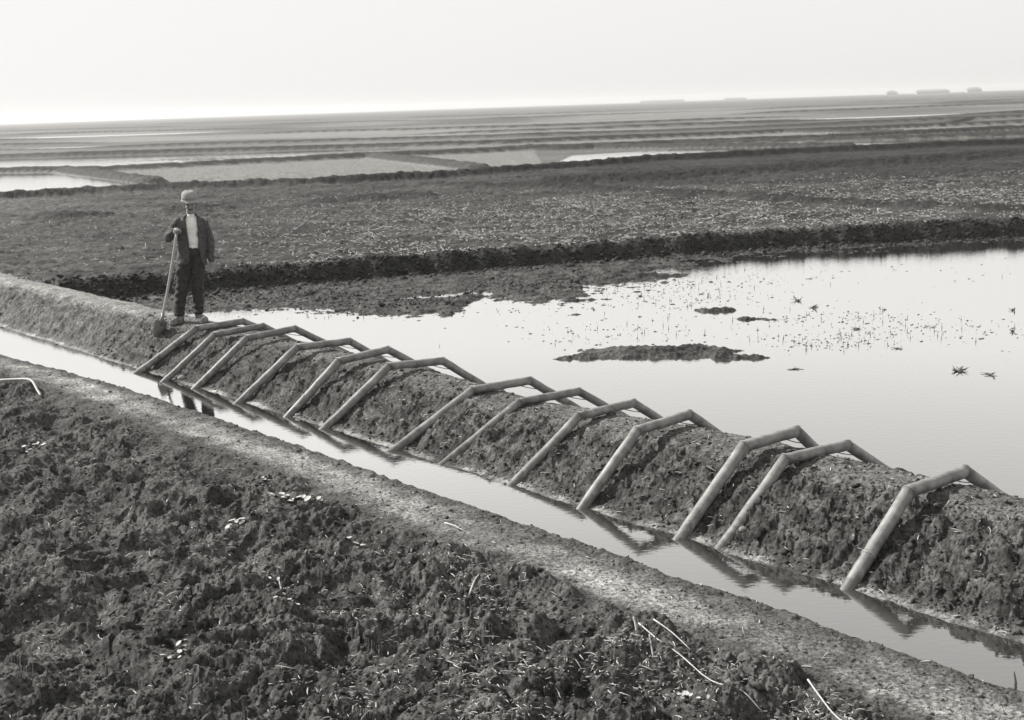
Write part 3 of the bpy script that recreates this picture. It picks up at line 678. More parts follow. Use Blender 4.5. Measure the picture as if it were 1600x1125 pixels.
for sx in (-1, 1):
    bm = bmesh.new(); bmesh.ops.create_uvsphere(bm, u_segments=12, v_segments=8, radius=0.0095, matrix=Matrix.Translation((HX + sx * .029, -0.0835, 1.608)))
    me = bpy.data.meshes.new('eye'); bm.to_mesh(me); bm.free(); me.materials.append(M_HAIR)
    o = bpy.data.objects.new('eye', me); col.objects.link(o); o.parent = man
remeshed('moustache', [('c', (HX, -0.101, 1.553), .010, (HX - .034, -0.088, 1.543), .006), ('c', (HX, -0.101, 1.553), .010, (HX + .034, -0.088, 1.543), .006)], 0.0025, M_HAIR, man, 0.0012, 60)
remeshed('hair', [('e', (HX, 0.022, 1.640), (0.082, 0.088, 0.062)), ('e', (HX, 0.045, 1.585), (0.066, 0.058, 0.055)), ('c', (HX - .078, -.012, 1.625), .010, (HX - .077, -.016, 1.60), .007), ('c', (HX + .078, -.012, 1.625), .010, (HX + .077, -.016, 1.60), .007)], 0.005, M_HAIR, man, 0.002, 60)
# shirt
remeshed('shirt', [('e', (0.147, -0.004, 1.29), (0.163, 0.112, 0.165)), ('e', (0.145, -0.006, 1.12), (0.150, 0.112, 0.17)), ('c', (0.10, 0, 1.395), .062, (0.20, 0, 1.395), .062),
                   ('c', (0.15, 0.008, 1.40), .070, (0.152, 0.002, 1.445), .060), ('e', (0.147, -0.006, 1.03), (0.145, 0.112, 0.06)), ('c', (0.12, -.035, 1.28), .078, (0.12, -.035, 1.10), .078), ('c', (0.17, -.035, 1.28), .078, (0.17, -.035, 1.10), .078)], 0.006, M_SHIRT, man, 0.003, 12)
# trousers
remeshed('trousers', [('e', (0.135, 0, 0.95), (0.168, 0.128, 0.115)), ('c', (0.10, 0, 1.0), .112, (0.18, 0, 1.0), .112),
    ('c', (0.050, 0, 0.90), .105, (-0.045, -0.025, 0.50), .083), ('c', (-0.045, -0.025, 0.50), .083, (-0.108, 0.01, 0.155 + fzL), .066),
    ('c', (0.20, 0, 0.90), .105, (0.168, -0.025, 0.49), .080), ('c', (0.168, -0.025, 0.49), .080, (0.155, 0.01, 0.15 + fzR), .064),
    ('c', (-0.03, -0.02, 0.68), .085, (-0.09, 0.02, 0.62), .05), ('e', (-0.108, 0.01, 0.13 + fzL), (.070, .072, .04)), ('e', (0.155, 0.01, 0.13 + fzR), (.068, .07, .04))],
    0.007, M_TROUSER, man, 0.010, 12, 2, 0.9)
# shoes
for (hx_, tx, ty, fz) in ((-0.095, -0.215, -0.10, fzL), (0.145, 0.235, -0.125, fzR)):
    remeshed('shoe', [('c', (hx_, 0.035, 0.045 + fz), .045, (tx, ty, 0.035 + fz), .036), ('c', (hx_, 0.02, 0.07 + fz), .05, (hx_, 0.02, 0.11 + fz), .048),
                      ('c', (hx_, 0.04, 0.018 + fz), .042, (tx, ty, 0.014 + fz), .042), ('c', tuple(Vector((hx_, 0.035, .05)).lerp(Vector((tx, ty, .05)), .45) + Vector((0, 0, fz))), .044, (tx, ty, .036 + fz), .036)],
             0.006, M_SHOE, man, 0.003, 22)
# jacket: an open-fronted shell with two sleeves
JZ = [1.455, 1.435, 1.40, 1.33, 1.20, 1.06, 0.93, 0.85, 0.79]
JC = [.151, .150, .148, .145, .142, .138, .128, .120, .115]
JX = [.085, .125, .178, .200, .196, .192, .196, .202, .206]
JY = [.080, .090, .112, .132, .138, .140, .146, .152, .156]
JL = [.070, .060, .062, .070, .082, .088, .082, .070, .050]
JR = [.232, .242, .240, .232, .226, .224, .240, .256, .275]
V = []; F = []; NS = 44
for (zz, c, rx, ry, xl, xr) in zip(JZ, JC, JX, JY, JL, JR):
    tr = math.asin(max(-.95, min(.95, (xr - c) / rx))); tl = math.asin(max(-.95, min(.95, (c - xl) / rx)))
    for off in (0.0, -0.016):
        for k in range(NS + 1):
            tt = tr + (2 * math.pi - tl - tr) * k / NS
            wv = 0.006 * math.sin(7 * tt + zz * 9) * (1.5 - zz)
            V.append(Vector((c + (rx + off + wv) * math.sin(tt), -(ry + off + wv) * math.cos(tt), zz - (0.02 * math.sin(tt) if zz < .9 else 0))))
W = 2 * (NS + 1)
for i in range(len(JZ) - 1):
    for k in range(NS):
        a = i * W + k; F.append((a, a + 1, a + 1 + W, a + W)); b = a + NS + 1; F.append((b + 1, b, b + W, b + 1 + W))
    F.append((i * W, i * W + W, i * W + W + NS + 1, i * W + NS + 1)); e0 = i * W + NS; F.append((e0, e0 + NS + 1, e0 + NS + 1 + W, e0 + W))
for i in (0, len(JZ) - 1):
    for k in range(NS):
        a = i * W + k; f = (a, a + NS + 1, a + NS + 2, a + 1); F.append(f if i == 0 else f[::-1])
jk = [('m', V, F),
      ('c', (SHL[0] + .01, 0, SHL[2] - .008), .070, (ELL[0], ELL[1], ELL[2]), .058), ('c', ELL, .057, (WRL[0] - .012, WRL[1] + .03, WRL[2] - .004), .045),
      ('c', (SHR[0] - .01, 0, SHR[2] - .008), .070, (ELR[0], ELR[1], ELR[2]), .060), ('c', ELR, .059, (WRR[0], WRR[1], WRR[2] + .015), .047),
      ('c', (0.062, -0.068, 1.44), .014, (0.058, -0.118, 1.30), .018), ('c', (0.242, -0.068, 1.44), .014, (0.245, -0.118, 1.30), .018),
      ('c', (0.065, -0.07, 1.445), .016, (0.09, 0.05, 1.475), .018), ('c', (0.235, -0.07, 1.445), .016, (0.21, 0.05, 1.475), .018), ('c', (0.09, 0.05, 1.475), .018, (0.21, 0.05, 1.475), .018)]
remeshed('jacket', jk, 0.0065, M_JACKET, man, 0.0085, 11, 2, 0.8)
# hat
hat = empty('hat', (0, 0, 0)); hat.parent = man
hz = 1.672
pr = [(0.0, .134), (.045, .131), (.080, .116), (.102, .086), (.110, .048), (.111, .012), (.116, -.004), (.127, -.016), (.131, -.020), (.127, -.024), (.115, -.012), (.100, -.006), (.098, .044), (.0, .110)]
V = []; F = []; n = 36
for (r_, z_) in pr:
    for k in range(n):
        a = 2 * math.pi * k / n; fr = -math.cos(a)
        dz = (-0.012 * max(0, -math.cos(a) * -1) if r_ > .11 else 0)
        up = 0.016 * abs(math.sin(a)) ** 3 if r_ > .12 else 0
        rr = r_ * (1 + .02 * math.sin(3 * a)) * (.92 if r_ > .12 and abs(math.sin(a)) > .6 else 1)
        V.append(Vector((HX + rr * .98 * math.sin(a), -0.004 - rr * 1.08 * math.cos(a), hz + z_ + dz + up - 0.006 * math.cos(2 * a))))
for i in range(len(pr) - 1):
    for k in range(n):
        a = i * n + k; b = i * n + (k + 1) % n; F.append((a, b, b + n, a + n))
hat_o = obj('crown_and_brim', V, F, M_HAT, hat)
V = []; F = []
for i, (r_, z_) in enumerate(((.1085, .008), (.1115, .010), (.1105, .036), (.1075, .038))):
    for k in range(n):
        a = 2 * math.pi * k / n; V.append(Vector((HX + r_ * .98 * (1 + .02 * math.sin(3 * a)) * math.sin(a), -0.004 - r_ * 1.08 * (1 + .02 * math.sin(3 * a)) * math.cos(a), hz + z_ - 0.006 * math.cos(2 * a))))
for i in range(3):
    for k in range(n):
        a = i * n + k; b = i * n + (k + 1) % n; F.append((a, b, b + n, a + n))
obj('hat_band', V, F, M_BAND, hat)

# ------------------------------------------------------------------ the spade he holds
TIP = Vector((-0.412, -0.30, gz(-0.412, -0.30) - 0.055))
TOP = Vector((-0.052, -0.222, 1.268))
ax = (TOP - TIP).normalized()
wx_, wy_ = mw(TIP.x, TIP.y)
sp = empty('spade', (wx_, wy_, 0.45 + TIP.z), MROT); tag(sp, 'long handled spade stuck upright in the bank under the hand of the standing man', 'spade')
TL = (TOP - TIP).length
zaxis = ax; xaxis = Vector((0.86, 0.5, 0)); xaxis = (xaxis - zaxis * xaxis.dot(zaxis)).normalized(); yaxis = zaxis.cross(xaxis)
def L3(a, b, c): return xaxis * a + yaxis * b + zaxis * c
bow = lambda t: -0.018 * math.sin(math.pi * t)
pts = [L3(0, bow(k / 12), 0.30 + (TL - 0.30) * k / 12) for k in range(13)]
V, F = rod(pts, 0.0185, 12, 1.0, 0.92); obj('handle', V, F, M_WOOD, sp)
V, F = rod([L3(0, 0, .20), L3(0, 0, .27), L3(0, bow(.05), .37)], 0.026, 12, .9, .85); obj('socket', V, F, M_STEEL, sp)
V = []; F = []; NW, NH = 12, 12
for sgn in (1, -1):
    for j in range(NH + 1):
        t = j / NH; hw = 0.098 * min(1, math.sqrt(max(0.0, 1 - (1 - min(1, t / .55)) ** 2)) * 1.0 + .02)
        for i in range(NW + 1):
            u = -1 + 2 * i / NW
            V.append(L3(u * hw, 0.028 * u * u - 0.012 + sgn * .0022 + .012 * (1 - t), 0.265 * t))
n1 = (NW + 1) * (NH + 1)
for j in range(NH):
    for i in range(NW):
        a = j * (NW + 1) + i; F.append((a, a + 1, a + NW + 2, a + NW + 1)); F.append((a + n1 + 1, a + n1, a + n1 + NW + 1, a + n1 + NW + 2))
for j in range(NH):
    a = j * (NW + 1); F.append((a + NW + 1, a + n1 + NW + 1, a + n1, a)); b = a + NW; F.append((b, b + n1, b + n1 + NW + 1, b + NW + 1))
for i in range(NW):
    a = i; F.append((a, a + n1, a + n1 + 1, a + 1)); b = NH * (NW + 1) + i; F.append((b + 1, b + n1 + 1, b + n1, b))
obj('blade', V, F, M_STEEL, sp)

# ------------------------------------------------------------------ weeds standing in the flood water
def weed(name, x, y, size, nb, up, label, group='dark weeds in the flooded field', seed=0):
    rn = random.Random(seed); V = []; F = []; size *= .84
    def blade(base, dirv, L, w_):
        n = 5; b0 = len(V); side = Vector((-dirv.y, dirv.x, 0)); side = side.normalized() if side.length > 1e-4 else Vector((1, 0, 0))
        droop = rn.uniform(.1, .5)
        for i in range(n + 1):
            t = i / n; c = base + dirv * (L * t) + Vector((0, 0, -droop * L * t * t))
            hw = w_ * math.sin(math.pi * min(1, .12 + .88 * t)) * .5 + .001
            V.extend([c - side * hw, c + Vector((0, 0, .3 * hw + .001)), c + side * hw, c - Vector((0, 0, .3 * hw + .001))])
        for i in range(n):
            a = b0 + i * 4
            for k in range(4): F.append((a + k, a + (k + 1) % 4, a + 4 + (k + 1) % 4, a + 4 + k))
        F.append((b0 + 3, b0 + 2, b0 + 1, b0)); e_ = b0 + n * 4; F.append((e_, e_ + 1, e_ + 2, e_ + 3))
    for k in range(nb):
        a = rn.gauss(0, 1.0) + (math.pi if rn.random() < .5 else 0) if k % 3 else rn.uniform(0, 6.28); el = rn.uniform(.25, 1.0) * up
        d = Vector((math.cos(a) * math.cos(el), math.sin(a) * math.cos(el), math.sin(el)))
        blade(Vector((rn.gauss(0, .12) * size, rn.gauss(0, .12) * size, .0)), d, size * rn.choice((.3, .45, .6, .8, 1.0)) * rn.uniform(.7, 1.1), size * rn.uniform(.10, .26))
    V2, F2 = rod([Vector((0, 0, -.08)), Vector((0, 0, .012))], size * .09, 6)
    b = len(V); V.extend(V2); F.extend([tuple(q + b for q in f) for f in F2])
    o = obj(name, V, F, M_WEED); o.location = (x, y, ZP); tag(o, label, 'weed', group); return o
weed('water_weed', 5.43, 15.22, .17, 30, .9, 'largest dark star-shaped weed, at the near right of the flooded field', seed=1)
weed('water_weed', 5.72, 14.98, .14, 16, .8, 'ragged dark weed just right of the largest star-shaped weed', seed=2)
weed('water_weed', 5.16, 16.75, .14, 13, .5, 'flat dark weed with few splayed leaves, left of and beyond the largest weed', seed=3)
weed('water_weed', 3.55, 15.66, .15, 16, .5, 'low dark weed below the right tip of the long mud island', seed=4)
weed('water_weed', 5.02, 18.3, .15, 14, .7, 'dark weed right of the long mud island, its leaves bent to one side', seed=5)
weed('water_weed', 4.80, 21.1, .18, 20, .9, 'dark bushy weed beyond the small mud island, left one of a close pair', seed=6)
weed('water_weed', 4.90, 20.35, .17, 20, .9, 'dark fine-leaved weed beyond the small mud island, right one of a close pair', seed=7)
weed('water_weed', 7.74, 19.45, .13, 11, 1.2, 'upright dark weed at the right edge of the picture, farther of two in line', seed=8)
weed('water_weed', 7.05, 17.7, .12, 8, 1.2, 'upright dark weed at the right edge of the picture, nearer of two in line', seed=9)
weed('water_weed', 6.46, 17.25, .10, 7, .4, 'flat small weed left of the upright weeds at the right edge', seed=10)
weed('water_weed', 5.6, 23.65, .15, 7, .35, 'flat spread weed far out in the water near the far shore', seed=11)
weed('water_weed', 1.02, 21.2, .11, 9, .9, 'small dark weed standing alone left in the open water', seed=12)
weed('water_weed', 1.38, 20.9, .09, 5, 1.3, 'thin upright sprig right of the lone small weed', seed=13)
weed('water_weed', 1.67, 23.65, .13, 9, .7, 'dark weed close to the ragged mud tongue, nearer the shore', seed=14)
weed('water_weed', 2.15, 23.7, .13, 9, .7, 'dark weed right of the one by the ragged mud tongue', seed=15)
weed('water_weed', 6.06, 18.33, .07, 7, .9, 'tiny weed in the scattered group left of the right edge', seed=16)
weed('water_weed', 5.9, 19.9, .09, 8, .9, 'small weed in the open water right of the close pair', seed=17)
weed('water_weed', 3.35, 22.2, .09, 8, .8, 'small weed beyond the mud island where flecks lie thickest', seed=18)
weed('water_weed', 4.2, 22.9, .08, 7, .6, 'small flat weed between the small mud island and the far shore', seed=19)

def scatter_mesh(name, items, m, kind='stuff'):
    V = []; F = []; b = 0
    for (v, f) in items:
        V.append(v); F.append(f + b); b += len(v)
    o = big_mesh(name, np.concatenate(V), np.concatenate(F), m); tag(o, kind=kind); return o

# floating scraps round the weeds
def scrap(x, y, z, L, wd, h, a, rn):
    c, s_ = math.cos(a), math.sin(a); v = []
    for (u, q) in ((-1, 0), (-.4, 1), (.5, .8), (1, 0), (.45, -.9), (-.5, -.8)):
        uu = u * L * rn.uniform(.7, 1.2); qq = q * wd * rn.uniform(.5, 1.3)
        v.append((x + uu * c - qq * s_, y + uu * s_ + qq * c, z - .004))
    v += [(x, y, z + h), (x, y, z - .02)]
    f = [(k, (k + 1) % 6, 6) for k in range(6)] + [((k + 1) % 6, k, 7) for k in range(6)]
    return np.array(v), np.array(f)
it = []; rn = random.Random(5)
clus = [(5.2, 18, 1.3, .9, 80), (4.9, 19.3, 1.0, .6, 50), (3.2, 21.5, 1.6, 1.6, 90), (2.2, 24.3, 1.6, 1.1, 80), (1.9, 18.3, 1.4, .7, 40), (4.3, 17.3, .7, .6, 60), (-1.5, 21.2, 2.5, .4, 36),
        (6.5, 18.5, 1.2, 1.5, 50), (4.0, 24.5, 2.5, 1.2, 50), (8, 24, 3, 2.5, 20), (-4, 21.9, 1.4, .25, 22), (2.0, 22.6, 1.6, 1.3, 60), (1.6, 19.2, 1.6, .9, 30), (3.4, 23.6, 1.6, .9, 45)]
for (cx_, cy_, a, b, n) in clus:
    for k in range(int(n * 2.4)):
        x = rn.gauss(cx_, a * .6); y = rn.gauss(cy_, b * .6)
        if hgt(x, y)[0] > ZP: continue
        L = rn.choice((.008, .012, .02, .035, .05)) * rn.uniform(.6, 1.3)
        it.append(scrap(x, y, ZP, L, min(L, .014) * rn.uniform(.5, 1), rn.uniform(.004, .014), rn.gauss(0, .5), rn))
        if rn.random() < .10:
            it.append(scrap(x, y, ZP, .006, .004, rn.uniform(.03, .09), 0, rn))
scatter_mesh('floating_debris', it, M_WEED)

# ------------------------------------------------------------------ crumbs, straw and leaves on the dug soil
ico = []
bmi = bmesh.new(); bmesh.ops.create_icosphere(bmi, subdivisions=2, radius=1.0); IV2 = np.array([v.co[:] for v in bmi.verts]); IF2 = np.array([[v.index for v in f.verts] for f in bmi.faces]); bmi.free()
bmi = bmesh.new(); bmesh.ops.create_icosphere(bmi, subdivisions=1, radius=1.0); IV1 = np.array([v.co[:] for v in bmi.verts]); IF1 = np.array([[v.index for v in f.verts] for f in bmi.faces]); bmi.free()
def clods(X, Y, S, IV, IF, seed):
    g = np.random.default_rng(seed); n = len(X); Z = hgt(X, Y)
    M_ = g.normal(size=(n, 3, 3)); Qm, _ = np.linalg.qr(M_)
    sc3 = g.uniform(.55, 1.25, (n, 1, 3)); bump = g.uniform(.5, 1.3, (n, len(IV), 1))
    v = (IV[None] * sc3 * bump) @ Qm * S[:, None, None]
    v[:, :, 2] *= .75
    v += np.stack([X, Y, Z + S * .22], 1)[:, None, :]
    f = IF[None] + (np.arange(n) * len(IV))[:, None, None]
    return v.reshape(-1, 3), f.reshape(-1, 3)
def field_points(n, seed, rmin=5.0, rmax=19, nmax=5.25):
    g = np.random.default_rng(seed); u = g.random(n * 3)
    r_ = rmin * (rmax / rmin) ** u; a = np.radians(g.uniform(-27, 27, n * 3))
    X = r_ * np.sin(a); Y = r_ * np.cos(a); k = sn(X, Y)[1] < nmax + g.normal(0, .06, n * 3); return X[k][:n], Y[k][:n]
parts = []
X, Y = field_points(6000, 1); S = np.random.default_rng(2).lognormal(-4.65, .5, len(X)); parts.append(clods(X, Y, np.clip(S, .004, .04), IV2, IF2, 3))
X, Y = field_points(16000, 4); S = np.random.default_rng(5).lognormal(-5.1, .4, len(X)); parts.append(clods(X, Y, np.clip(S, .003, .014), IV1, IF1, 6))
g = np.random.default_rng(8)                                           # crumbs along the dried mud strip and the bank face
s_ = -2.6 - 15 * g.random(2600) ** 1.6; n_ = g.uniform(5.3, 6.2, 2600); X, Y = xy(s_, n_); parts.append(clods(X, Y, np.clip(g.lognormal(-5.0, .5, 2600), .003, .03), IV1, IF1, 9))
s_ = -2.6 - 15 * g.random(6500) ** 1.7; n_ = 6.88 + 1.3 * g.random(6500) ** 1.4 + .04; X, Y = xy(s_, n_); parts.append(clods(X, Y, np.clip(g.lognormal(-4.7, .5, 6500), .003, .035), IV1, IF1, 10))
g = np.random.default_rng(77)                                          # fallen lumps along the cut edge behind the flooded field
X = g.uniform(-9, 14, 6500); Y = np.interp(X, [p[0] for p in SCARP_B], [p[1] for p in SCARP_B]) + np.abs(g.normal(0, .28, 6500)) * np.where(g.random(6500) < .3, -1.2, 1) + .05
parts.append(clods(X, Y, np.clip(g.lognormal(-3.7, .45, 6500), .01, .09), IV1, IF1, 78))
X = g.uniform(-6, 1.5, 2200); Y = np.interp(X, SH_X, SH_Y) + g.normal(.5, .7, 2200)
kk = hgt(X, Y) > ZP - .03; parts.append(clods(X[kk], Y[kk], np.clip(g.lognormal(-4.1, .45, 2200), .008, .06)[kk], IV1, IF1, 79))
V = []; F = []; b = 0
for v, f in parts: V.append(v); F.append(f + b); b += len(v)
V = np.concatenate(V); F = np.concatenate(F)
tn = terrain(V[:, 0], V[:, 1], False)[1] * 0.95
o = big_mesh('soil_crumbs', V, F, M_SOIL, {'tone': tn, 'wet': np.zeros(len(V))}, smooth=False); tag(o, kind='stuff')

def ribbon(x, y, L, wd, a, rn, lift=.012, bend=.4, nseg=4, tilt=None):
    z0 = float(hgt(x, y)[0]) + lift * rn.uniform(.4, 1.3); tl = rn.gauss(0, .22) if tilt is None else tilt
    V = []; ang_ = a; px, py, pz = x, y, z0; st = L / nseg; bb = rn.uniform(-bend, bend); 
    for i in range(nseg + 1):
        ww = wd * (1 - .55 * abs(2 * i / nseg - 1) ** 2); sx, sy = -math.sin(ang_) * ww, math.cos(ang_) * ww
        V += [(px - sx, py - sy, pz), (px, py, pz + ww * .9), (px + sx, py + sy, pz), (px, py, pz - ww * .5)]
        px += math.cos(ang_) * st; py += math.sin(ang_) * st; pz += math.sin(tl) * st; ang_ += bb / nseg; tl -= .1
    F = [(a_ * 4 + k, a_ * 4 + (k + 1) % 4, a_ * 4 + 4 + (k + 1) % 4, a_ * 4 + 4 + k) for a_ in range(nseg) for k in range(4)]
    return np.array(V), np.array(F)
def ribbons(X, Y, g, Lm, wm, lift=.012, nseg=4):
    """vectorised ribbons"""
    n = len(X); Z = hgt(X, Y) + lift * g.uniform(.2, 1.3, n); a = g.uniform(0, 6.28, n); tl = g.normal(.05, .25, n); L = Lm * g.lognormal(0, .45, n); wd = wm * g.uniform(.6, 1.5, n); bb = g.normal(0, .5, n)
    out_ = np.zeros((n, nseg + 1, 4, 3)); px, py, pz = X.copy(), Y.copy(), Z.copy()
    for i in range(nseg + 1):
        ww = wd * (1 - .55 * abs(2 * i / nseg - 1) ** 2); sx, sy = -np.sin(a) * ww, np.cos(a) * ww
        out_[:, i, 0] = np.stack([px - sx, py - sy, pz], 1); out_[:, i, 1] = np.stack([px, py, pz + ww * .8], 1); out_[:, i, 2] = np.stack([px + sx, py + sy, pz], 1); out_[:, i, 3] = np.stack([px, py, pz - ww * .4], 1)
        px += np.cos(a) * L / nseg; py += np.sin(a) * L / nseg; pz += np.sin(tl) * L / nseg; a += bb / nseg; tl -= .08
    f0 = np.array([(a_ * 4 + k, a_ * 4 + (k + 1) % 4, a_ * 4 + 4 + (k + 1) % 4, a_ * 4 + 4 + k) for a_ in range(nseg) for k in range(4)])
    F_ = f0[None] + (np.arange(n) * 4 * (nseg + 1))[:, None, None]
    return out_.reshape(-1, 3), F_.reshape(-1, 4)
g = np.random.default_rng(21)
X, Y = field_points(30000, 22, 5.0, 16); keep = g.random(len(X)) < (0.16 + 0.84 * sstep(-1.6, 1.0, X) * sstep(11.5, 8.0, Y)) * np.clip(.35 + fbm(X, Y, .7, 2, 600) * 1.6, .08, 1)
v1, f1 = ribbons(X[keep], Y[keep], g, .028, .0030)
s_ = -2.6 - 9 * g.random(700); n_ = 6.88 + g.uniform(0, 1.4, 700); X, Y = xy(s_, n_); v2, f2 = ribbons(X, Y, g, .04, .0030)
s_ = -2.6 - 9 * g.random(160); n_ = g.uniform(5.3, 6.2, 160); X, Y = xy(s_, n_); v3, f3 = ribbons(X, Y, g, .05, .003)
o = big_mesh('straw_litter', np.concatenate([v1, v2, v3]), np.concatenate([f1, f2 + len(v1), f3 + len(v1) + len(v2)]), M_STRAW); tag(o, kind='stuff')
# bleached scraps all over the tilled ground behind the flooded field
n = 75000
Y = 25.5 + 26 * g.random(n) ** 1.15; X = (g.uniform(-.46, .5, n)) * Y
keep = (Y > np.interp(X, [p[0] for p in SCARP_B], [p[1] for p in SCARP_B]) + .55)
dn = (0.08 + 0.92 * sstep(-.30, -.02, X / Y)) * sstep(50, 36, Y + 4 * perlin(X * .2, Y * .2, 610)) * np.clip(.42 + 1.2 * fbm(X, Y * 2.0, 1.5, 3, 611), .04, 1) * (1 - .8 * sstep(1.2, .3, polydist(X, Y, [(1.9, 47.5), (6.4, 41.3), (9.8, 35.4), (12.9, 31.9)])[0]))
keep &= g.random(n) < dn
v1, f1 = ribbons(X[keep], Y[keep], g, .075, .012, .04, 2)
o = big_mesh('bleached_stubble', v1, f1, M_STUB); tag(o, kind='stuff')

# single stalks and leaves that stand out
def stalk(name, pts, r, m, label, cat, flat=1.0, taper=.6, group=None):
    P_ = [Vector((x, y, float(hgt(x, y)[0]) + dz)) for (x, y, dz) in pts]
    base = P_[0].copy(); q = []
    for i in range(len(P_) - 1):
        for k in range(4): q.append(P_[i].lerp(P_[i + 1], k / 4) - base)
    q.append(P_[-1] - base)
    sm = list(q)
    for _ in range(2): sm = [sm[0]] + [(sm[i - 1] + sm[i] * 2 + sm[i + 1]) / 4 for i in range(1, len(sm) - 1)] + [sm[-1]]
    V, F = rod(sm, r, 7, flat, taper); o = obj(name, V, F, m); o.location = base; tag(o, label, cat, group); return o
SG = 'pale stalks on the dug soil'
stalk('dry_stalk', [(.70, 7.16, .03), (.80, 6.92, .03), (.883, 6.756, .035), (1.019, 6.479, .03), (1.152, 6.252, .025), (1.24, 6.16, .02)], .0042, M_STRAW, 'longest pale stalk, lying in a curve over the dug soil at lower right', 'stalk', group=SG)
stalk('dry_stalk', [(1.545, 6.46, .03), (1.562, 6.30, .035), (1.591, 6.123, .03), (1.63, 5.93, .03)], .0055, M_LEAF, 'bright pale stalk running off the bottom edge of the picture at lower right', 'stalk', group=SG)
stalk('dry_stalk', [(.683, 7.10, .0), (.676, 7.13, .05), (.668, 7.15, .088)], .0075, M_LEAF, 'bright upright stub of stalk at the upper end of the longest pale stalk', 'stalk', group=SG)
stalk('dry_stalk', [(.745, 6.79, .0), (.738, 6.83, .04), (.730, 6.85, .075)], .0062, M_LEAF, 'shorter upright stub of stalk standing right beside the longest pale stalk', 'stalk', group=SG)
stalk('dry_stalk', [(.79, 7.17, .025), (.879, 7.02, .03), (.965, 6.86, .022)], .0045, M_STRAW, 'short straight stalk lying above the longest pale stalk', 'stalk', group=SG)
stalk('dry_stalk', [(-6.30, 15.36, .03), (-5.98, 15.24, .09), (-5.84, 15.10, .10), (-5.70, 14.90, .09), (-5.57, 14.68, .06), (-5.47, 14.50, .02)], .016, M_WOOD, 'thick pale curved branch on the mud strip at the far left edge', 'branch', taper=.8)
stalk('dry_stalk', [(-.56, 9.43, .02), (-.49, 9.34, .03), (-.41, 9.24, .02)], .006, M_STRAW, 'short pale straw on the edge of the dried mud strip at centre', 'stalk', group=SG)
stalk('twig', [(2.655, 6.42, -.03), (2.66, 6.42, .04), (2.65, 6.43, .10)], .011, M_WEED, 'small dark twig standing upright in the ditch edge at lower right', 'twig', taper=.3)
stalk('dry_stalk', [(-.33, 7.9, .02), (-.30, 8.02, .05), (-.27, 8.14, .03)], .006, M_LEAF, 'short pale stalk slanting on the dug soil below the middle of the mud strip', 'stalk', group=SG)
def stone(x, y, r, label, seed, name='stone', m=None):
    rn = np.random.default_rng(seed); v = IV2 * rn.uniform(.8, 1.15, (len(IV2), 1)) * np.array([1.2, .8, .8]) * r
    o = obj(name, v, [tuple(f) for f in IF2], m or M_SHOE); o.location = (x, y, max(0.0, float(hgt(x, y)[0])) + r * .3); tag(o, label, 'stone'); return o
stone(-4.16, 15.76, .045, 'pale stone at the waterline beside the foot of the second siphon pipe', 4)
stone(1.66, 9.03, .028, 'small pale stone in the ditch beside the foot of the twelfth siphon pipe', 5)
def leaf_cluster(x, y, n, size, label, seed, cat='dead leaves'):
    n = int(n * 1.6)
    rn = random.Random(seed); V = []; F = []; z0 = float(hgt(x, y)[0])
    for k in range(n):
        a = rn.uniform(0, 6.28); cx_, cy_ = rn.gauss(0, size * .9), rn.gauss(0, size * .5); zz = float(hgt(x + cx_, y + cy_)[0]) - z0 + rn.uniform(.008, .03)
        L = size * rn.uniform(.35, .8); b0 = len(V); cup = rn.uniform(.1, .5); tilt = rn.uniform(-.3, .6)
        NSG = 6
        for sg in (0, 1):
            for i in range(NSG + 1):
                u = -1 + 2 * i / NSG; hw = L * .36 * math.sqrt(max(0, 1 - u * u)) + .0006
                for j in (-1, 0, 1):
                    lx, ly = u * L * .5, j * hw; lz = cup * (abs(j) * hw + .4 * u * u * L * .3) + tilt * lx - sg * .002
                    V.append((cx_ + lx * math.cos(a) - ly * math.sin(a), cy_ + lx * math.sin(a) + ly * math.cos(a), zz + lz))
        h = 3 * (NSG + 1)
        for i in range(NSG):
            for j in range(2):
                q = b0 + i * 3 + j; F.append((q, q + 3, q + 4, q + 1)); F.append((q + h, q + h + 1, q + h + 4, q + h + 3))
    o = obj('dead_leaves', V, F, M_LEAF); o.location = (x, y, z0); tag(o, label, cat); return o
leaf_cluster(-2.204, 9.54, 6, .085, 'cluster of bright dead leaves on the dug soil left of the centre', 1)
leaf_cluster(-1.80, 9.97, 8, .09, 'wide spread of pale dead leaves at the edge of the mud strip', 2)
leaf_cluster(-2.16, 10.5, 4, .08, 'small pair of dead leaves nearest the mud strip, above the wide spread', 3)
leaf_cluster(-1.67, 8.12, 3, .075, 'two bright dead leaves beside a dark hollow in the dug soil', 4)
leaf_cluster(.86, 6.35, 7, .060, 'row of rounded pale dead leaves under the longest stalk', 5)
leaf_cluster(-1.18, 9.05, 3, .07, 'few pale dead leaves in the middle of the dug soil', 6)
leaf_cluster(-2.02, 7.0, 5, .06, 'pale crumpled dead leaves on the mound near the lower left', 7)
leaf_cluster(-4.72, 12.2, 5, .09, 'pale dead leaves on the dug soil near the left edge', 8)
leaf_cluster(-1.45, 7.55, 6, .06, 'pale shredded dead leaves low in the middle left of the dug soil', 9)

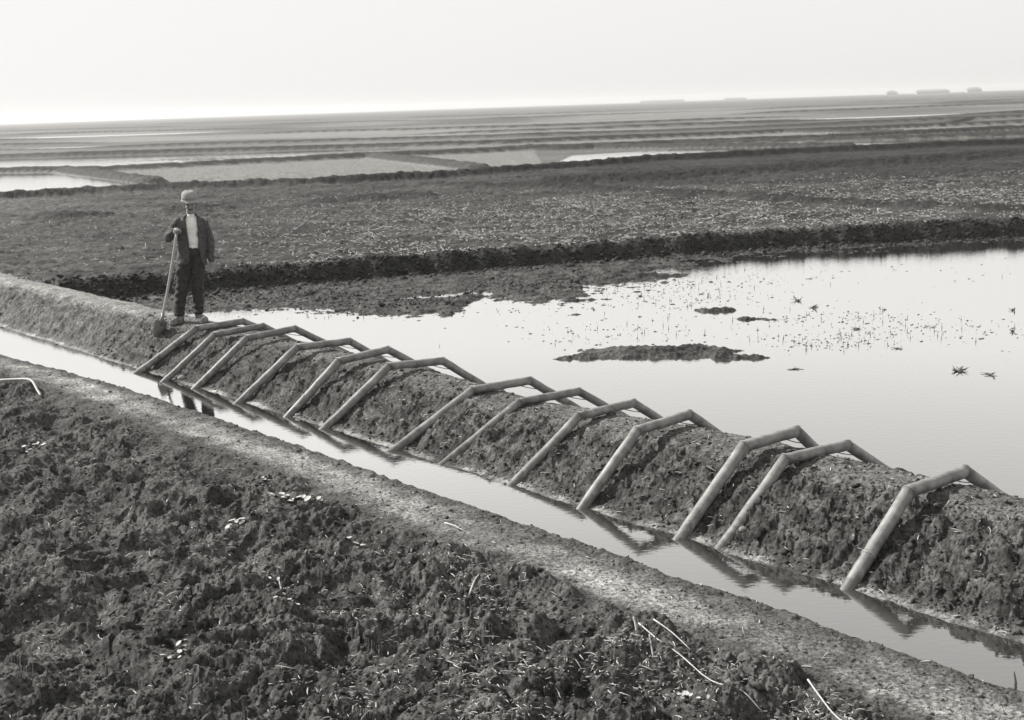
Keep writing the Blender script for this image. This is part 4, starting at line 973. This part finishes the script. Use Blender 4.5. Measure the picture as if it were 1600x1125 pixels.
# ------------------------------------------------------------------ farm buildings on the skyline
def farm(px, dist, wid, dep, eave, ridge, label, rz=0.0, hip=0.2):
    u = (px - 800) / FPX; c = math.cos(PITCH)
    x = u * dist; y = dist
    t = empty('farm_building', (x, y, 0.1), rz); tag(t, label, 'farm building', 'farm buildings on the skyline')
    w_, d_ = wid / 2, dep / 2
    V = [(-w_, -d_, 0), (w_, -d_, 0), (w_, d_, 0), (-w_, d_, 0), (-w_, -d_, eave), (w_, -d_, eave), (w_, d_, eave), (-w_, d_, eave)]
    obj('wall', V, [(0, 1, 5, 4), (1, 2, 6, 5), (2, 3, 7, 6), (3, 0, 4, 7), (3, 2, 1, 0)], M_FARM, t, False)
    e = 0.6; h = wid * hip
    V = [(-w_ - e, -d_ - e, eave - .1), (w_ + e, -d_ - e, eave - .1), (w_ + e, d_ + e, eave - .1), (-w_ - e, d_ + e, eave - .1), (-w_ + h, 0, ridge), (w_ - h, 0, ridge)]
    obj('roof', V, [(0, 1, 5, 4), (1, 2, 5), (2, 3, 4, 5), (3, 0, 4), (3, 2, 1, 0)], M_ROOF, t, False)
    nw = max(2, int(wid / 6))
    for k in range(nw):
        cx_ = -w_ + wid * (k + .5) / nw
        obj('window', [(cx_ - .6, -d_ - .05, 1.2), (cx_ + .6, -d_ - .05, 1.2), (cx_ + .6, -d_ - .05, 2.6), (cx_ - .6, -d_ - .05, 2.6), (cx_ - .6, -d_ + .05, 1.2), (cx_ + .6, -d_ + .05, 1.2), (cx_ + .6, -d_ + .05, 2.6), (cx_ - .6, -d_ + .05, 2.6)],
            [(0, 1, 2, 3), (5, 4, 7, 6), (0, 3, 7, 4), (1, 5, 6, 2), (3, 2, 6, 7), (0, 4, 5, 1)], M_ROOF, t, False)
farm(1395, 2000, 17, 9, 3.2, 6.6, 'small hazy farmhouse, leftmost of the three clear roofs on the right skyline', 0, .3)
farm(1457, 2000, 50, 12, 3.6, 6.4, 'long low hazy barn in the middle of the roofs on the right skyline', 0, .06)
farm(1521, 2000, 22, 10, 4.2, 7.4, 'hazy farmhouse with hipped roof, rightmost roof on the skyline', 0, .22)
farm(1043, 2600, 90, 12, 2.6, 4.6, 'very faint long shed, leftmost on the middle of the skyline', 0, .05)
farm(1155, 2600, 44, 12, 2.6, 4.4, 'very faint short shed between the long shed and the clear roofs on the skyline', 0, .1)

# ------------------------------------------------------------------ the hazy air
hz_m = bpy.data.materials.new('hazy air'); hz_m.use_nodes = True
ntz = hz_m.node_tree; ntz.nodes.clear()
oz = ntz.nodes.new('ShaderNodeOutputMaterial'); pv = ntz.nodes.new('ShaderNodeVolumePrincipled')
pv.inputs['Color'].default_value = (0.96, 0.955, 0.94, 1); pv.inputs['Density'].default_value = 0.0003; pv.inputs['Anisotropy'].default_value = 0.3
ntz.links.new(pv.outputs[0], oz.inputs['Volume'])
B = 3075; z0, z1 = -1.6, 14.0
V = [(-B, -B, z0), (B, -B, z0), (B, B, z0), (-B, B, z0), (-B, -B, z1), (B, -B, z1), (B, B, z1), (-B, B, z1)]
hz_o = obj('haze', V, [(3, 2, 1, 0), (4, 5, 6, 7), (0, 1, 5, 4), (1, 2, 6, 5), (2, 3, 7, 6), (3, 0, 4, 7)], hz_m, None, False)
tag(hz_o, kind='stuff')
